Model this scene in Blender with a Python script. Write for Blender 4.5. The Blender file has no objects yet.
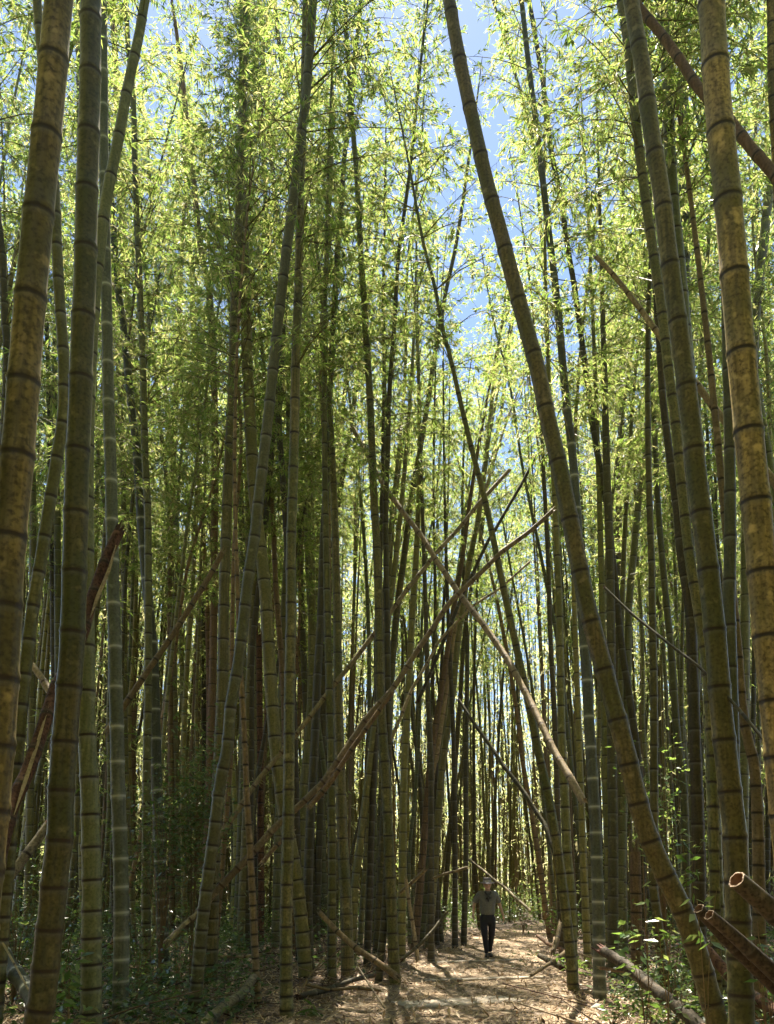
import bpy, math, random
import numpy as np
from mathutils import Vector, Matrix

random.seed(7)
S = bpy.context.scene
COL = S.collection
RAD = math.radians

# ------------------------------------------------------------------ camera
FPX, PITCH, CX, PY, EYE = 800.0, RAD(10), 387.0, 744.0, 1.6
cam_d = bpy.data.cameras.new('camera')
cam = bpy.data.objects.new('camera', cam_d)
COL.objects.link(cam)
cam.location = (0, 0, EYE)
cam.rotation_euler = (RAD(90) + PITCH, 0, 0)
cam_d.sensor_fit = 'VERTICAL'
cam_d.sensor_height = 36.0
cam_d.lens = 36.0 * FPX / 1024.0
cam_d.shift_y = (PY - 512.0) / 1024.0
cam_d.clip_start = 0.05
cam_d.clip_end = 2000
S.camera = cam

# ------------------------------------------------------------------ light
SUN_EL, SUN_AZ = RAD(66), RAD(-4)          # azimuth measured from +Y towards +X
W = bpy.data.worlds.new('World')
S.world = W
W.use_nodes = True
nt = W.node_tree
nt.nodes.clear()
sky = nt.nodes.new('ShaderNodeTexSky')
sky.sky_type = 'NISHITA'
sky.sun_disc = False
sky.sun_elevation = SUN_EL
sky.sun_rotation = SUN_AZ
sky.air_density = 1.0
sky.dust_density = 0.2
bg = nt.nodes.new('ShaderNodeBackground')
bg.inputs[1].default_value = 0.052
wo = nt.nodes.new('ShaderNodeOutputWorld')
nt.links.new(sky.outputs[0], bg.inputs[0])
nt.links.new(bg.outputs[0], wo.inputs[0])
sd = bpy.data.lights.new('sun', 'SUN')
sd.energy = 5.0
sd.angle = RAD(0.5)
sd.color = (1.0, 0.91, 0.77)
so = bpy.data.objects.new('sun', sd)
COL.objects.link(so)
sdir = Vector((math.sin(SUN_AZ) * math.cos(SUN_EL), math.cos(SUN_AZ) * math.cos(SUN_EL), math.sin(SUN_EL)))
so.rotation_euler = sdir.to_track_quat('Z', 'Y').to_euler()
so.location = (0, 0, 40)

vs = S.view_settings
vs.view_transform = 'Standard'
vs.look = 'None'
vs.gamma = 1.0
vs.use_curve_mapping = False
vs.exposure = 2.2
S.render.film_transparent = False
cy = S.cycles
cy.max_bounces = 6
cy.diffuse_bounces = 4
cy.glossy_bounces = 2
cy.transmission_bounces = 4
cy.transparent_max_bounces = 4
cy.caustics_reflective = False
cy.caustics_refractive = False
cy.sample_clamp_indirect = 4.0
cy.use_denoising = True
cy.use_adaptive_sampling = True
cy.adaptive_threshold = 0.04
S.render.threads_mode = 'AUTO'

# ------------------------------------------------------------------ camera maths
_F = np.array([0, math.cos(PITCH), math.sin(PITCH)])
_U = np.array([0, -math.sin(PITCH), math.cos(PITCH)])
_R = np.array([1.0, 0, 0])
_C = np.array([0, 0, EYE])

def ray(px, py):
    return (px - CX) / FPX * _R + (PY - py) / FPX * _U + _F

def at(px, py, Y):
    d = ray(px, py)
    return _C + d * (Y / d[1])

def ground_at(px, py):
    d = ray(px, py)
    return _C + d * (-EYE / d[2])

def r_of(wpx, P):
    return 0.5 * wpx * float(np.dot(P - _C, _F)) / FPX

# ------------------------------------------------------------------ helpers
def mesh_np(name, V, Fc, mats, k=4, smooth=True, attrs=None, midx=None):
    me = bpy.data.meshes.new(name)
    V = np.asarray(V, dtype=np.float32)
    Fc = np.asarray(Fc, dtype=np.int32)
    me.vertices.add(len(V))
    me.vertices.foreach_set('co', V.ravel())
    me.loops.add(Fc.size)
    me.loops.foreach_set('vertex_index', Fc.ravel())
    me.polygons.add(len(Fc))
    me.polygons.foreach_set('loop_start', np.arange(0, Fc.size, k, dtype=np.int32))
    if attrs:
        for an, av in attrs.items():
            a = me.attributes.new(an, 'FLOAT', 'POINT')
            a.data.foreach_set('value', np.asarray(av, dtype=np.float32))
    for m in mats:
        me.materials.append(m)
    if midx is not None:
        me.polygons.foreach_set('material_index', np.asarray(midx, dtype=np.int32))
    me.update(calc_edges=True)
    me.polygons.foreach_set('use_smooth', np.full(len(Fc), smooth))
    return me

def link(name, me, parent=None, loc=None):
    o = bpy.data.objects.new(name, me)
    COL.objects.link(o)
    if parent is not None:
        o.parent = parent
    if loc is not None:
        o.location = loc
    return o

def tag(o, label=None, cat=None, group=None, kind=None):
    if label: o['label'] = label
    if cat: o['category'] = cat
    if group: o['group'] = group
    if kind: o['kind'] = kind
    return o

def empty(name, loc, label=None, cat=None, group=None):
    o = bpy.data.objects.new(name, None)
    o.empty_display_size = 0.2
    COL.objects.link(o)
    o.location = Vector([float(a) for a in loc])
    return tag(o, label, cat, group)

def copy_tree(o, parent=None):
    c = o.copy()
    COL.objects.link(c)
    c.parent = parent
    for ch in list(o.children):
        copy_tree(ch, c)
    return c

def norm(a):
    return a / np.maximum(np.linalg.norm(a, axis=-1, keepdims=True), 1e-9)

# ------------------------------------------------------------------ materials
def new_mat(name):
    m = bpy.data.materials.new(name)
    m.use_nodes = True
    n = m.node_tree.nodes
    n.clear()
    out = n.new('ShaderNodeOutputMaterial')
    return m, m.node_tree, out

def N(t, typ, **kw):
    n = t.nodes.new(typ)
    for k, v in kw.items():
        setattr(n, k, v)
    return n

def ramp(t, src, stops):
    r = t.nodes.new('ShaderNodeValToRGB')
    e = r.color_ramp.elements
    e[0].position, e[0].color = stops[0][0], (*stops[0][1], 1)
    e[1].position, e[1].color = stops[1][0], (*stops[1][1], 1)
    for p, c in stops[2:]:
        x = e.new(p); x.color = (*c, 1)
    t.links.new(src, r.inputs[0])
    return r

def mixc(t, fac, a, b, mode='MIX'):
    m = t.nodes.new('ShaderNodeMix')
    m.data_type = 'RGBA'
    m.blend_type = mode
    def put(i, v):
        if hasattr(v, 'is_output') or isinstance(v, bpy.types.NodeSocket):
            t.links.new(v, m.inputs[i])
        elif isinstance(v, (int, float)):
            m.inputs[i].default_value = v
        else:
            m.inputs[i].default_value = (*v, 1)
    put(0, fac); put(6, a); put(7, b)
    return m.outputs[2]

def culm_mat(name, c1, c2, c3, ring=(0.035, 0.026, 0.015), bloom=(0.42, 0.43, 0.38), bloom_amt=0.25, rough=0.42, mottled=0.5):
    m, t, out = new_mat(name)
    L = t.links
    tc = N(t, 'ShaderNodeTexCoord')
    oi = N(t, 'ShaderNodeObjectInfo')
    mp = N(t, 'ShaderNodeMapping')
    mp.inputs['Scale'].default_value = (22, 22, 1.6)
    L.new(tc.outputs['Object'], mp.inputs[0])
    ad = N(t, 'ShaderNodeVectorMath', operation='ADD')
    L.new(mp.outputs[0], ad.inputs[0])
    sc = N(t, 'ShaderNodeMath', operation='MULTIPLY')
    L.new(oi.outputs['Random'], sc.inputs[0]); sc.inputs[1].default_value = 90
    L.new(sc.outputs[0], ad.inputs[1])
    streak = N(t, 'ShaderNodeTexNoise')
    streak.inputs['Scale'].default_value = 1.4
    streak.inputs['Detail'].default_value = 5
    L.new(ad.outputs[0], streak.inputs['Vector'])
    ad2 = N(t, 'ShaderNodeVectorMath', operation='ADD')
    L.new(tc.outputs['Object'], ad2.inputs[0]); L.new(sc.outputs[0], ad2.inputs[1])
    blot = N(t, 'ShaderNodeTexNoise')
    blot.inputs['Scale'].default_value = 1.3
    blot.inputs['Detail'].default_value = 4
    L.new(ad2.outputs[0], blot.inputs['Vector'])
    spk = N(t, 'ShaderNodeTexNoise')
    spk.inputs['Scale'].default_value = 38
    spk.inputs['Detail'].default_value = 4
    L.new(ad2.outputs[0], spk.inputs['Vector'])
    r1 = ramp(t, streak.outputs['Fac'], [(0.3, c1), (0.7, c2)])
    r2 = ramp(t, blot.outputs['Fac'], [(0.42, (0, 0, 0)), (0.64, (1, 1, 1))])
    r3 = ramp(t, spk.outputs['Fac'], [(0.45, (0, 0, 0)), (0.68, (1, 1, 1))])
    mm = N(t, 'ShaderNodeMath', operation='MULTIPLY')
    L.new(r3.outputs[0], mm.inputs[0]); mm.inputs[1].default_value = mottled
    c = mixc(t, r2.outputs[0], r1.outputs[0], c3)
    c = mixc(t, mm.outputs[0], c, tuple(0.45 * a for a in c1))
    li = N(t, 'ShaderNodeTexNoise'); li.inputs['Scale'].default_value = 9; li.inputs['Detail'].default_value = 3
    L.new(ad2.outputs[0], li.inputs['Vector'])
    rl = ramp(t, li.outputs['Fac'], [(0.60, (0, 0, 0)), (0.72, (0.55, 0.55, 0.55))])
    c = mixc(t, rl.outputs[0], c, tuple(min(1.0, 1.5 * a + 0.03) for a in c2))
    # each stalk a little different
    hs = N(t, 'ShaderNodeHueSaturation')
    mr = N(t, 'ShaderNodeMapRange')
    L.new(oi.outputs['Random'], mr.inputs[0]); mr.inputs[3].default_value = 0.65; mr.inputs[4].default_value = 1.35
    L.new(mr.outputs[0], hs.inputs['Value'])
    fr = N(t, 'ShaderNodeMath', operation='MULTIPLY'); fr.inputs[1].default_value = 7.3
    L.new(oi.outputs['Random'], fr.inputs[0])
    f2 = N(t, 'ShaderNodeMath', operation='FRACT'); L.new(fr.outputs[0], f2.inputs[0])
    mr2 = N(t, 'ShaderNodeMapRange'); L.new(f2.outputs[0], mr2.inputs[0])
    mr2.inputs[3].default_value = 0.485; mr2.inputs[4].default_value = 0.515
    L.new(mr2.outputs[0], hs.inputs['Hue'])
    L.new(c, hs.inputs['Color'])
    c = hs.outputs[0]
    ab = N(t, 'ShaderNodeAttribute', attribute_name='bloom')
    ml = N(t, 'ShaderNodeMath', operation='MULTIPLY'); L.new(ab.outputs['Fac'], ml.inputs[0]); ml.inputs[1].default_value = bloom_amt
    c = mixc(t, ml.outputs[0], c, bloom)
    an = N(t, 'ShaderNodeAttribute', attribute_name='ring')
    c = mixc(t, an.outputs['Fac'], c, ring)
    p = N(t, 'ShaderNodeBsdfPrincipled')
    L.new(c, p.inputs['Base Color'])
    p.inputs['Roughness'].default_value = rough
    p.inputs['Specular IOR Level'].default_value = 0.3
    rr = N(t, 'ShaderNodeMapRange'); L.new(spk.outputs['Fac'], rr.inputs[0])
    rr.inputs[3].default_value = rough - 0.08; rr.inputs[4].default_value = rough + 0.2
    L.new(rr.outputs[0], p.inputs['Roughness'])
    bp = N(t, 'ShaderNodeBump'); bp.inputs['Strength'].default_value = 0.5; bp.inputs['Distance'].default_value = 0.006
    L.new(streak.outputs['Fac'], bp.inputs['Height']); L.new(bp.outputs[0], p.inputs['Normal'])
    L.new(p.outputs[0], out.inputs[0])
    return m

M = {}
M['olive'] = culm_mat('olive_bamboo', (0.092, 0.087, 0.030), (0.215, 0.189, 0.068), (0.126, 0.119, 0.034), bloom_amt=0.3)
M['green'] = culm_mat('green_bamboo', (0.082, 0.087, 0.037), (0.171, 0.168, 0.071), (0.119, 0.119, 0.043), bloom_amt=0.3)
M['grey'] = culm_mat('grey_bamboo', (0.068, 0.073, 0.050), (0.135, 0.14, 0.098), (0.08, 0.088, 0.055), ring=(0.40, 0.41, 0.34), bloom=(0.5, 0.51, 0.45), bloom_amt=0.07, rough=0.5)
M['ochre'] = culm_mat('ochre_bamboo', (0.12, 0.085, 0.028), (0.40, 0.285, 0.10), (0.12, 0.10, 0.032), bloom_amt=0.1, mottled=0.85)
M['moss'] = culm_mat('mossy_bamboo', (0.075, 0.067, 0.021), (0.19, 0.155, 0.053), (0.085, 0.088, 0.024), bloom_amt=0.1, mottled=0.7)
M['yellow'] = culm_mat('yellow_bamboo', (0.159, 0.150, 0.042), (0.305, 0.263, 0.079), (0.199, 0.181, 0.049), bloom_amt=0.3)
M['brown'] = culm_mat('brown_bamboo', (0.138, 0.091, 0.044), (0.303, 0.202, 0.101), (0.193, 0.130, 0.063), bloom_amt=0.1, rough=0.6)
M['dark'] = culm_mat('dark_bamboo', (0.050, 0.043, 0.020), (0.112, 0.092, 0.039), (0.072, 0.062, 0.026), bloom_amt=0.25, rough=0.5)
M['tan'] = culm_mat('dead_tan_bamboo', (0.19, 0.145, 0.078), (0.40, 0.315, 0.18), (0.27, 0.21, 0.115), ring=(0.08, 0.05, 0.03), bloom_amt=0.1, rough=0.6)
M['red'] = culm_mat('rotten_red_bamboo', (0.054, 0.024, 0.013), (0.153, 0.072, 0.037), (0.099, 0.051, 0.029), bloom_amt=0.1, rough=0.75, mottled=0.9)

def leaf_mat(name, cols, tcols, trans=0.5, rough=0.42):
    m, t, out = new_mat(name)
    L = t.links
    g = N(t, 'ShaderNodeNewGeometry')
    r1 = ramp(t, g.outputs['Random Per Island'], [(0.0, cols[0]), (1.0, cols[2]), (0.5, cols[1])])
    r2 = ramp(t, g.outputs['Random Per Island'], [(0.0, tcols[0]), (1.0, tcols[2]), (0.5, tcols[1])])
    d = N(t, 'ShaderNodeBsdfPrincipled')
    d.inputs['Roughness'].default_value = rough
    L.new(r1.outputs[0], d.inputs['Base Color'])
    tr = N(t, 'ShaderNodeBsdfTranslucent')
    L.new(r2.outputs[0], tr.inputs[0])
    mx = N(t, 'ShaderNodeMixShader'); mx.inputs[0].default_value = trans
    L.new(d.outputs[0], mx.inputs[1]); L.new(tr.outputs[0], mx.inputs[2])
    L.new(mx.outputs[0], out.inputs[0])
    return m

M['leaf'] = leaf_mat('bamboo_leaf', [(0.06, 0.10, 0.022), (0.09, 0.125, 0.03), (0.17, 0.15, 0.06)],
                     [(0.22, 0.38, 0.06), (0.40, 0.52, 0.11), (0.66, 0.60, 0.26)], 0.6)
M['leaf_far'] = leaf_mat('bamboo_leaf_brightened', [(0.07, 0.11, 0.03), (0.10, 0.13, 0.04), (0.18, 0.16, 0.07)],
                     [(0.36, 0.48, 0.14), (0.58, 0.61, 0.24), (0.78, 0.71, 0.40)], 0.62)  # brighter than the near leaf: far sunlit glow put into the colour
M['shrub_leaf'] = leaf_mat('shrub_leaf', [(0.04, 0.085, 0.025), (0.06, 0.115, 0.03), (0.10, 0.14, 0.04)],
                     [(0.18, 0.34, 0.05), (0.30, 0.46, 0.08), (0.46, 0.55, 0.14)], 0.4, 0.28)
M['dark_leaf'] = leaf_mat('ivy_leaf', [(0.035, 0.065, 0.025), (0.06, 0.095, 0.035), (0.13, 0.15, 0.06)],
                     [(0.12, 0.24, 0.04), (0.2, 0.34, 0.06), (0.34, 0.42, 0.1)], 0.3, 0.3)
M['litter'] = leaf_mat('dry_leaf', [(0.19, 0.12, 0.065), (0.38, 0.265, 0.15), (0.58, 0.45, 0.28)],
                     [(0.2, 0.13, 0.07), (0.36, 0.25, 0.14), (0.5, 0.4, 0.25)], 0.12, 0.6)

def plain(name, c, rough=0.6, c2=None, scale=20.0, bump=0.2):
    m, t, out = new_mat(name)
    L = t.links
    p = N(t, 'ShaderNodeBsdfPrincipled'); p.inputs['Roughness'].default_value = rough
    tc = N(t, 'ShaderNodeTexCoord'); no = N(t, 'ShaderNodeTexNoise')
    no.inputs['Scale'].default_value = scale; no.inputs['Detail'].default_value = 6
    L.new(tc.outputs['Object'], no.inputs['Vector'])
    r = ramp(t, no.outputs['Fac'], [(0.3, c), (0.7, c2 or tuple(1.25 * a for a in c))])
    L.new(r.outputs[0], p.inputs['Base Color'])
    b = N(t, 'ShaderNodeBump'); b.inputs['Strength'].default_value = bump; b.inputs['Distance'].default_value = 0.01
    L.new(no.outputs['Fac'], b.inputs['Height']); L.new(b.outputs[0], p.inputs['Normal'])
    L.new(p.outputs[0], out.inputs[0])
    return m

def ground_mat(name, a, b, c, scale=1.0):
    m, t, out = new_mat(name)
    L = t.links
    tc = N(t, 'ShaderNodeTexCoord')
    n1 = N(t, 'ShaderNodeTexNoise'); n1.inputs['Scale'].default_value = 1.1 * scale; n1.inputs['Detail'].default_value = 6
    n2 = N(t, 'ShaderNodeTexNoise'); n2.inputs['Scale'].default_value = 26 * scale; n2.inputs['Detail'].default_value = 8
    mp = N(t, 'ShaderNodeMapping'); mp.inputs['Scale'].default_value = (38, 90, 40); mp.inputs['Rotation'].default_value = (0, 0, 0.6)
    v = N(t, 'ShaderNodeTexVoronoi'); v.inputs['Scale'].default_value = 0.8 * scale
    for n in (n1, n2): L.new(tc.outputs['Object'], n.inputs['Vector'])
    L.new(tc.outputs['Object'], mp.inputs[0])
    nd = N(t, 'ShaderNodeVectorMath', operation='ADD')
    n3 = N(t, 'ShaderNodeTexNoise'); n3.inputs['Scale'].default_value = 5
    L.new(tc.outputs['Object'], n3.inputs['Vector'])
    ns = N(t, 'ShaderNodeVectorMath', operation='SCALE'); ns.inputs['Scale'].default_value = 14
    L.new(n3.outputs['Color'], ns.inputs[0])
    L.new(mp.outputs[0], nd.inputs[0]); L.new(ns.outputs[0], nd.inputs[1])
    L.new(nd.outputs[0], v.inputs['Vector'])
    sx = N(t, 'ShaderNodeSeparateColor'); L.new(v.outputs['Color'], sx.inputs[0])
    rv = ramp(t, sx.outputs[0], [(0.0, a), (1.0, c), (0.5, b)])
    r1 = ramp(t, n1.outputs['Fac'], [(0.35, (0.45, 0.45, 0.45)), (0.65, (1, 1, 1))])
    r2 = ramp(t, n2.outputs['Fac'], [(0.3, (0.5, 0.48, 0.46)), (0.6, (1, 1, 1))])
    c1 = mixc(t, 0.8, rv.outputs[0], r1.outputs[0], 'MULTIPLY')
    c2 = mixc(t, 0.8, c1, r2.outputs[0], 'MULTIPLY')
    p = N(t, 'ShaderNodeBsdfPrincipled'); p.inputs['Roughness'].default_value = 0.8
    L.new(c2, p.inputs['Base Color'])
    bp = N(t, 'ShaderNodeBump'); bp.inputs['Strength'].default_value = 0.6; bp.inputs['Distance'].default_value = 0.02
    ma = N(t, 'ShaderNodeMath', operation='ADD'); L.new(v.outputs['Distance'], ma.inputs[0]); L.new(n2.outputs['Fac'], ma.inputs[1])
    L.new(ma.outputs[0], bp.inputs['Height']); L.new(bp.outputs[0], p.inputs['Normal'])
    L.new(p.outputs[0], out.inputs[0])
    return m

M['soil'] = ground_mat('forest_floor', (0.07, 0.045, 0.028), (0.15, 0.10, 0.06), (0.27, 0.19, 0.12))
M['path'] = ground_mat('path_chips', (0.22, 0.15, 0.085), (0.38, 0.27, 0.155), (0.56, 0.43, 0.27))

# ------------------------------------------------------------------ ground and path
def path_x(y):
    if y <= 9: return 0.45 + 0.05 * (y - 9)
    return 0.45 + 0.195 * (y - 9.0) + (0.012 * (y - 22.0) ** 2 if y > 22 else 0)

def path_hw(y):
    return 2.05 - 0.06 * min(max(y - 9, 0), 16)

def gh(x, y):
    d = abs(x - path_x(y)) - path_hw(y)
    k = min(max(d / 3.0, 0), 1)
    b = 0.10 * math.sin(x * 1.3 + 0.7 * y) + 0.08 * math.sin(0.9 * y - 1.7 * x) + 0.05 * math.sin(3.1 * x + 2.3 * y)
    far = 0.02 * math.sin(x * 2.9) * math.sin(y * 3.3)
    return k * (0.10 + b) * (1.0 if y < 80 else 0.3) + far * (0.4 + k)

def grid_sheet(xs, ys, zf):
    V = [(x, y, zf(x, y)) for y in ys for x in xs]
    nx = len(xs)
    F = [(j * nx + i, j * nx + i + 1, (j + 1) * nx + i + 1, (j + 1) * nx + i) for j in range(len(ys) - 1) for i in range(nx - 1)]
    return V, F

xs = sorted(set([round(-16 + 0.2 * i, 3) for i in range(161)] + [s * (16 + 1.35 ** i) for i in range(1, 20) for s in (-1, 1)]))
ys = sorted(set([round(-4 + 0.2 * i, 3) for i in range(190)] + [34 + 1.3 ** i for i in range(1, 23)] + [-4 - 1.5 ** i for i in range(1, 12)]))
V, F = grid_sheet(xs, ys, gh)
tag(link('ground', mesh_np('ground', V, F, [M['soil']])), kind='structure')
pv, pf = [], []
pys = [3 + 0.22 * i for i in range(175)]
nc = 17
for j, y in enumerate(pys):
    for i in range(nc):
        t = -1 + 2 * i / (nc - 1)
        e = 1 + 0.10 * math.sin(1.7 * y + (1 if t > 0 else 4)) + 0.07 * math.sin(4.3 * y)
        x = path_x(y) + t * path_hw(y) * e
        pv.append((x, y, gh(x, y) + 0.012 - (0.03 if abs(t) > 0.99 else 0)))
for j in range(len(pys) - 1):
    for i in range(nc - 1):
        pf.append((j * nc + i, j * nc + i + 1, (j + 1) * nc + i + 1, (j + 1) * nc + i))
tag(link('path', mesh_np('path', pv, pf, [M['path']])), kind='structure')

# ------------------------------------------------------------------ leaf geometry
def leaf_quads(P, D, Ln, Wd, rng, droop=0.15):
    n = len(P)
    D = norm(D)
    up = rng.normal(size=(n, 3)); up[:, 2] = np.abs(up[:, 2]) + 0.6
    side = norm(np.cross(D, up))
    tip = P + D * Ln[:, None]
    tip[:, 2] -= droop * Ln
    mid = P + D * (0.38 * Ln)[:, None]
    a = mid + side * (0.5 * Wd)[:, None]
    b = mid - side * (0.5 * Wd)[:, None]
    V = np.stack([P, a, tip, b], axis=1).reshape(-1, 3)
    return V, np.arange(4 * n, dtype=np.int32).reshape(-1, 4)

def branch_curves(base, az, elev, L, droop, seg=4):
    """points (n, seg+1, 3) along each branch"""
    t = np.linspace(0, 1, seg + 1)[None, :, None]
    h = np.stack([np.cos(az), np.sin(az), np.zeros_like(az)], 1)[:, None, :]
    z = np.array([0, 0, 1.0])[None, None, :]
    Lc = L[:, None, None]
    return base[:, None, :] + Lc * (h * t * np.cos(elev)[:, None, None] + z * (t * np.sin(elev)[:, None, None] - droop[:, None, None] * t * t))

def tubes(C, r0, r1, sides=3):
    n, s, _ = C.shape
    d = norm(C[:, -1] - C[:, 0])
    ref = np.where(np.abs(d[:, 2:3]) > 0.9, np.array([[1.0, 0, 0]]), np.array([[0, 0, 1.0]]))
    u = norm(np.cross(d, ref)); v = np.cross(d, u)
    a = np.linspace(0, 2 * math.pi, sides, endpoint=False)
    ring = u[:, None, :] * np.cos(a)[None, :, None] + v[:, None, :] * np.sin(a)[None, :, None]
    f = np.linspace(0, 1, s)[None, :, None, None]
    rad = (r0[:, None, None, None] * (1 - f) + r1[:, None, None, None] * f)
    V = C[:, :, None, :] + ring[:, None, :, :] * rad
    V = V.reshape(-1, 3)
    b = (np.arange(n) * s * sides)[:, None, None]
    j = (np.arange(s - 1) * sides)[None, :, None]
    k = np.arange(sides)[None, None, :]
    k2 = (np.arange(sides) + 1) % sides
    k2 = k2[None, None, :]
    q = np.stack(np.broadcast_arrays(b + j + k, b + j + k2, b + j + sides + k2, b + j + sides + k), axis=-1).reshape(-1, 4)
    return V, q

def crown(nodes, rng, Lmax, per_node, clusters, leaves, ls=1.0, want_twigs=True):
    """nodes: (n,3) points on the stalk; returns branch tubes and leaf quads"""
    n = len(nodes)
    base = np.repeat(nodes, per_node, axis=0)
    m = len(base)
    rel = np.repeat(np.linspace(0, 1, n), per_node)
    az = rng.uniform(0, 2 * math.pi, m)
    elev = rng.uniform(0.25, 1.0, m)
    L = Lmax * (0.45 + 0.55 * np.sin(np.clip(rel * 1.15 + 0.15, 0, 1) * math.pi)) * rng.uniform(0.45, 1.15, m)
    droop = rng.uniform(0.1, 0.6, m)
    C = branch_curves(base, az, elev, L, droop)
    bv, bf = tubes(C, 0.007 + 0.006 * L / Lmax, np.full(m, 0.002))
    # twigs and leaf sprays
    tpos = rng.uniform(0.3, 1.05, (m, clusters)).clip(0, 0.999)
    idx = np.clip((tpos * 4).astype(int), 0, 3)
    fr = tpos * 4 - idx
    r_ = np.arange(m)[:, None]
    p0 = C[r_, idx] * (1 - fr[..., None]) + C[r_, idx + 1] * fr[..., None]
    tw = rng.normal(size=(m, clusters, 3)); tw[..., 2] = tw[..., 2] * 0.5 - 0.15
    tw = norm(tw + 0.7 * norm(C[:, -1] - C[:, 0])[:, None, :])
    tl = rng.uniform(0.12, 0.5, (m, clusters, 1))
    p1 = (p0 + tw * tl).reshape(-1, 3)
    p0 = p0.reshape(-1, 3)
    if want_twigs:
        tv, tf = tubes(np.stack([p0, p1], 1), np.full(len(p0), 0.003), np.full(len(p0), 0.0015))
        bf = np.concatenate([bf, tf + len(bv)]); bv = np.concatenate([bv, tv])
    k = len(p1)
    P = np.repeat(p1, leaves, axis=0)
    B = np.repeat(p0, leaves, axis=0)
    s = rng.uniform(0.35, 1.0, (len(P), 1))
    P = B * (1 - s) + P * s
    D = np.repeat(norm(p1 - p0), leaves, axis=0) * 1.0 + rng.normal(size=(len(P), 3)) * 0.45
    D[:, 2] -= 0.45
    Ln = rng.uniform(0.10, 0.20, len(P)) * ls
    Wd = Ln * rng.uniform(0.13, 0.19, len(P))
    lv, lf = leaf_quads(P, D, Ln, Wd, rng)
    return bv, bf, lv, lf

# ------------------------------------------------------------------ stalk geometry
def hermite(pts, ts):
    """smooth curve through pts (k,3) parametrised by pts[:,2]"""
    z = pts[:, 2]
    k = len(pts)
    m = np.zeros_like(pts)
    for i in range(k):
        a, b = max(i - 1, 0), min(i + 1, k - 1)
        m[i] = (pts[b] - pts[a]) / max(z[b] - z[a], 1e-6)
    out = np.zeros((len(ts), 3))
    for q, t in enumerate(ts):
        i = int(np.clip(np.searchsorted(z, t) - 1, 0, k - 2))
        h = z[i + 1] - z[i]
        u = (t - z[i]) / h
        h00, h10, h01, h11 = 2 * u**3 - 3 * u**2 + 1, u**3 - 2 * u**2 + u, -2 * u**3 + 3 * u**2, u**3 - u**2
        out[q] = h00 * pts[i] + h10 * h * m[i] + h01 * pts[i + 1] + h11 * h * m[i + 1]
        out[q, 2] = t
    return out

def stalk_mesh(name, curve_fn, z0, z1, rad_fn, mat, sides=12, detail=True, gap_fn=None, cap=True, irregular=0.0):
    """curve_fn(zs)->points; node rings at growing spacing; returns mesh, node points"""
    zs, ra, rg, bl, nodes = [], [], [], [], []
    z = z0
    zs.append(z); ra.append(1.0); rg.append(0.0); bl.append(0.0)
    rr = random.Random(hash(name) & 0xffff if False else int(z1 * 1000) % 99991)
    while True:
        g = gap_fn(z - z0) * rr.uniform(0.93, 1.07)
        if z + g + 0.1 > z1: break
        zn = z + g
        if detail:
            zs += [z + g * 0.35, z + g * 0.7, zn - 0.05, zn - 0.022, zn - 0.008, zn + 0.006, zn + 0.018, zn + 0.05]
            ra += [0.98, 0.985, 0.995, 1.05, 1.015, 1.035, 1.085, 1.0]
            rg += [0, 0, 0, 0.25, 1, 1, 0.2, 0]
            bl += [0, 0.0, 0.2, 1, 0.3, 0.1, 0.05, 0.0]
        else:
            zs += [zn - 0.05, zn - 0.012, zn, zn + 0.014, zn + 0.04]
            ra += [1, 1.02, 1.06, 1.04, 1.0]
            rg += [0, 0.1, 1, 0.6, 0]
            bl += [0.2, 1, 0.4, 0.2, 0]
        nodes.append(zn)
        z = zn
    zs.append(z1); ra.append(1.0); rg.append(0); bl.append(0)
    zs = np.array(zs)
    o = np.argsort(zs)
    zs, ra, rg, bl = zs[o], np.array(ra)[o], np.array(rg)[o], np.array(bl)[o]
    P = curve_fn(zs)
    T = norm(np.gradient(P, axis=0))
    X = np.array([1.0, 0, 0])
    U = norm(np.cross(T, np.cross(X, T)))
    Vv = np.cross(T, U)
    a = np.linspace(0, 2 * math.pi, sides, endpoint=False)
    rad = rad_fn(zs) * ra
    ring = U[:, None, :] * np.cos(a)[None, :, None] + Vv[:, None, :] * np.sin(a)[None, :, None]
    VV = (P[:, None, :] + ring * rad[:, None, None]).reshape(-1, 3)
    n = len(zs)
    j = (np.arange(n - 1) * sides)[:, None]
    k = np.arange(sides)[None, :]
    k2 = ((np.arange(sides) + 1) % sides)[None, :]
    Q = np.stack(np.broadcast_arrays(j + k, j + k2, j + sides + k2, j + sides + k), -1).reshape(-1, 4)
    me = mesh_np(name, VV, Q, [mat], attrs={'ring': np.repeat(rg, sides), 'bloom': np.repeat(bl, sides)})
    return me, curve_fn(np.array(nodes)) if nodes else np.zeros((0, 3)), VV

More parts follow.
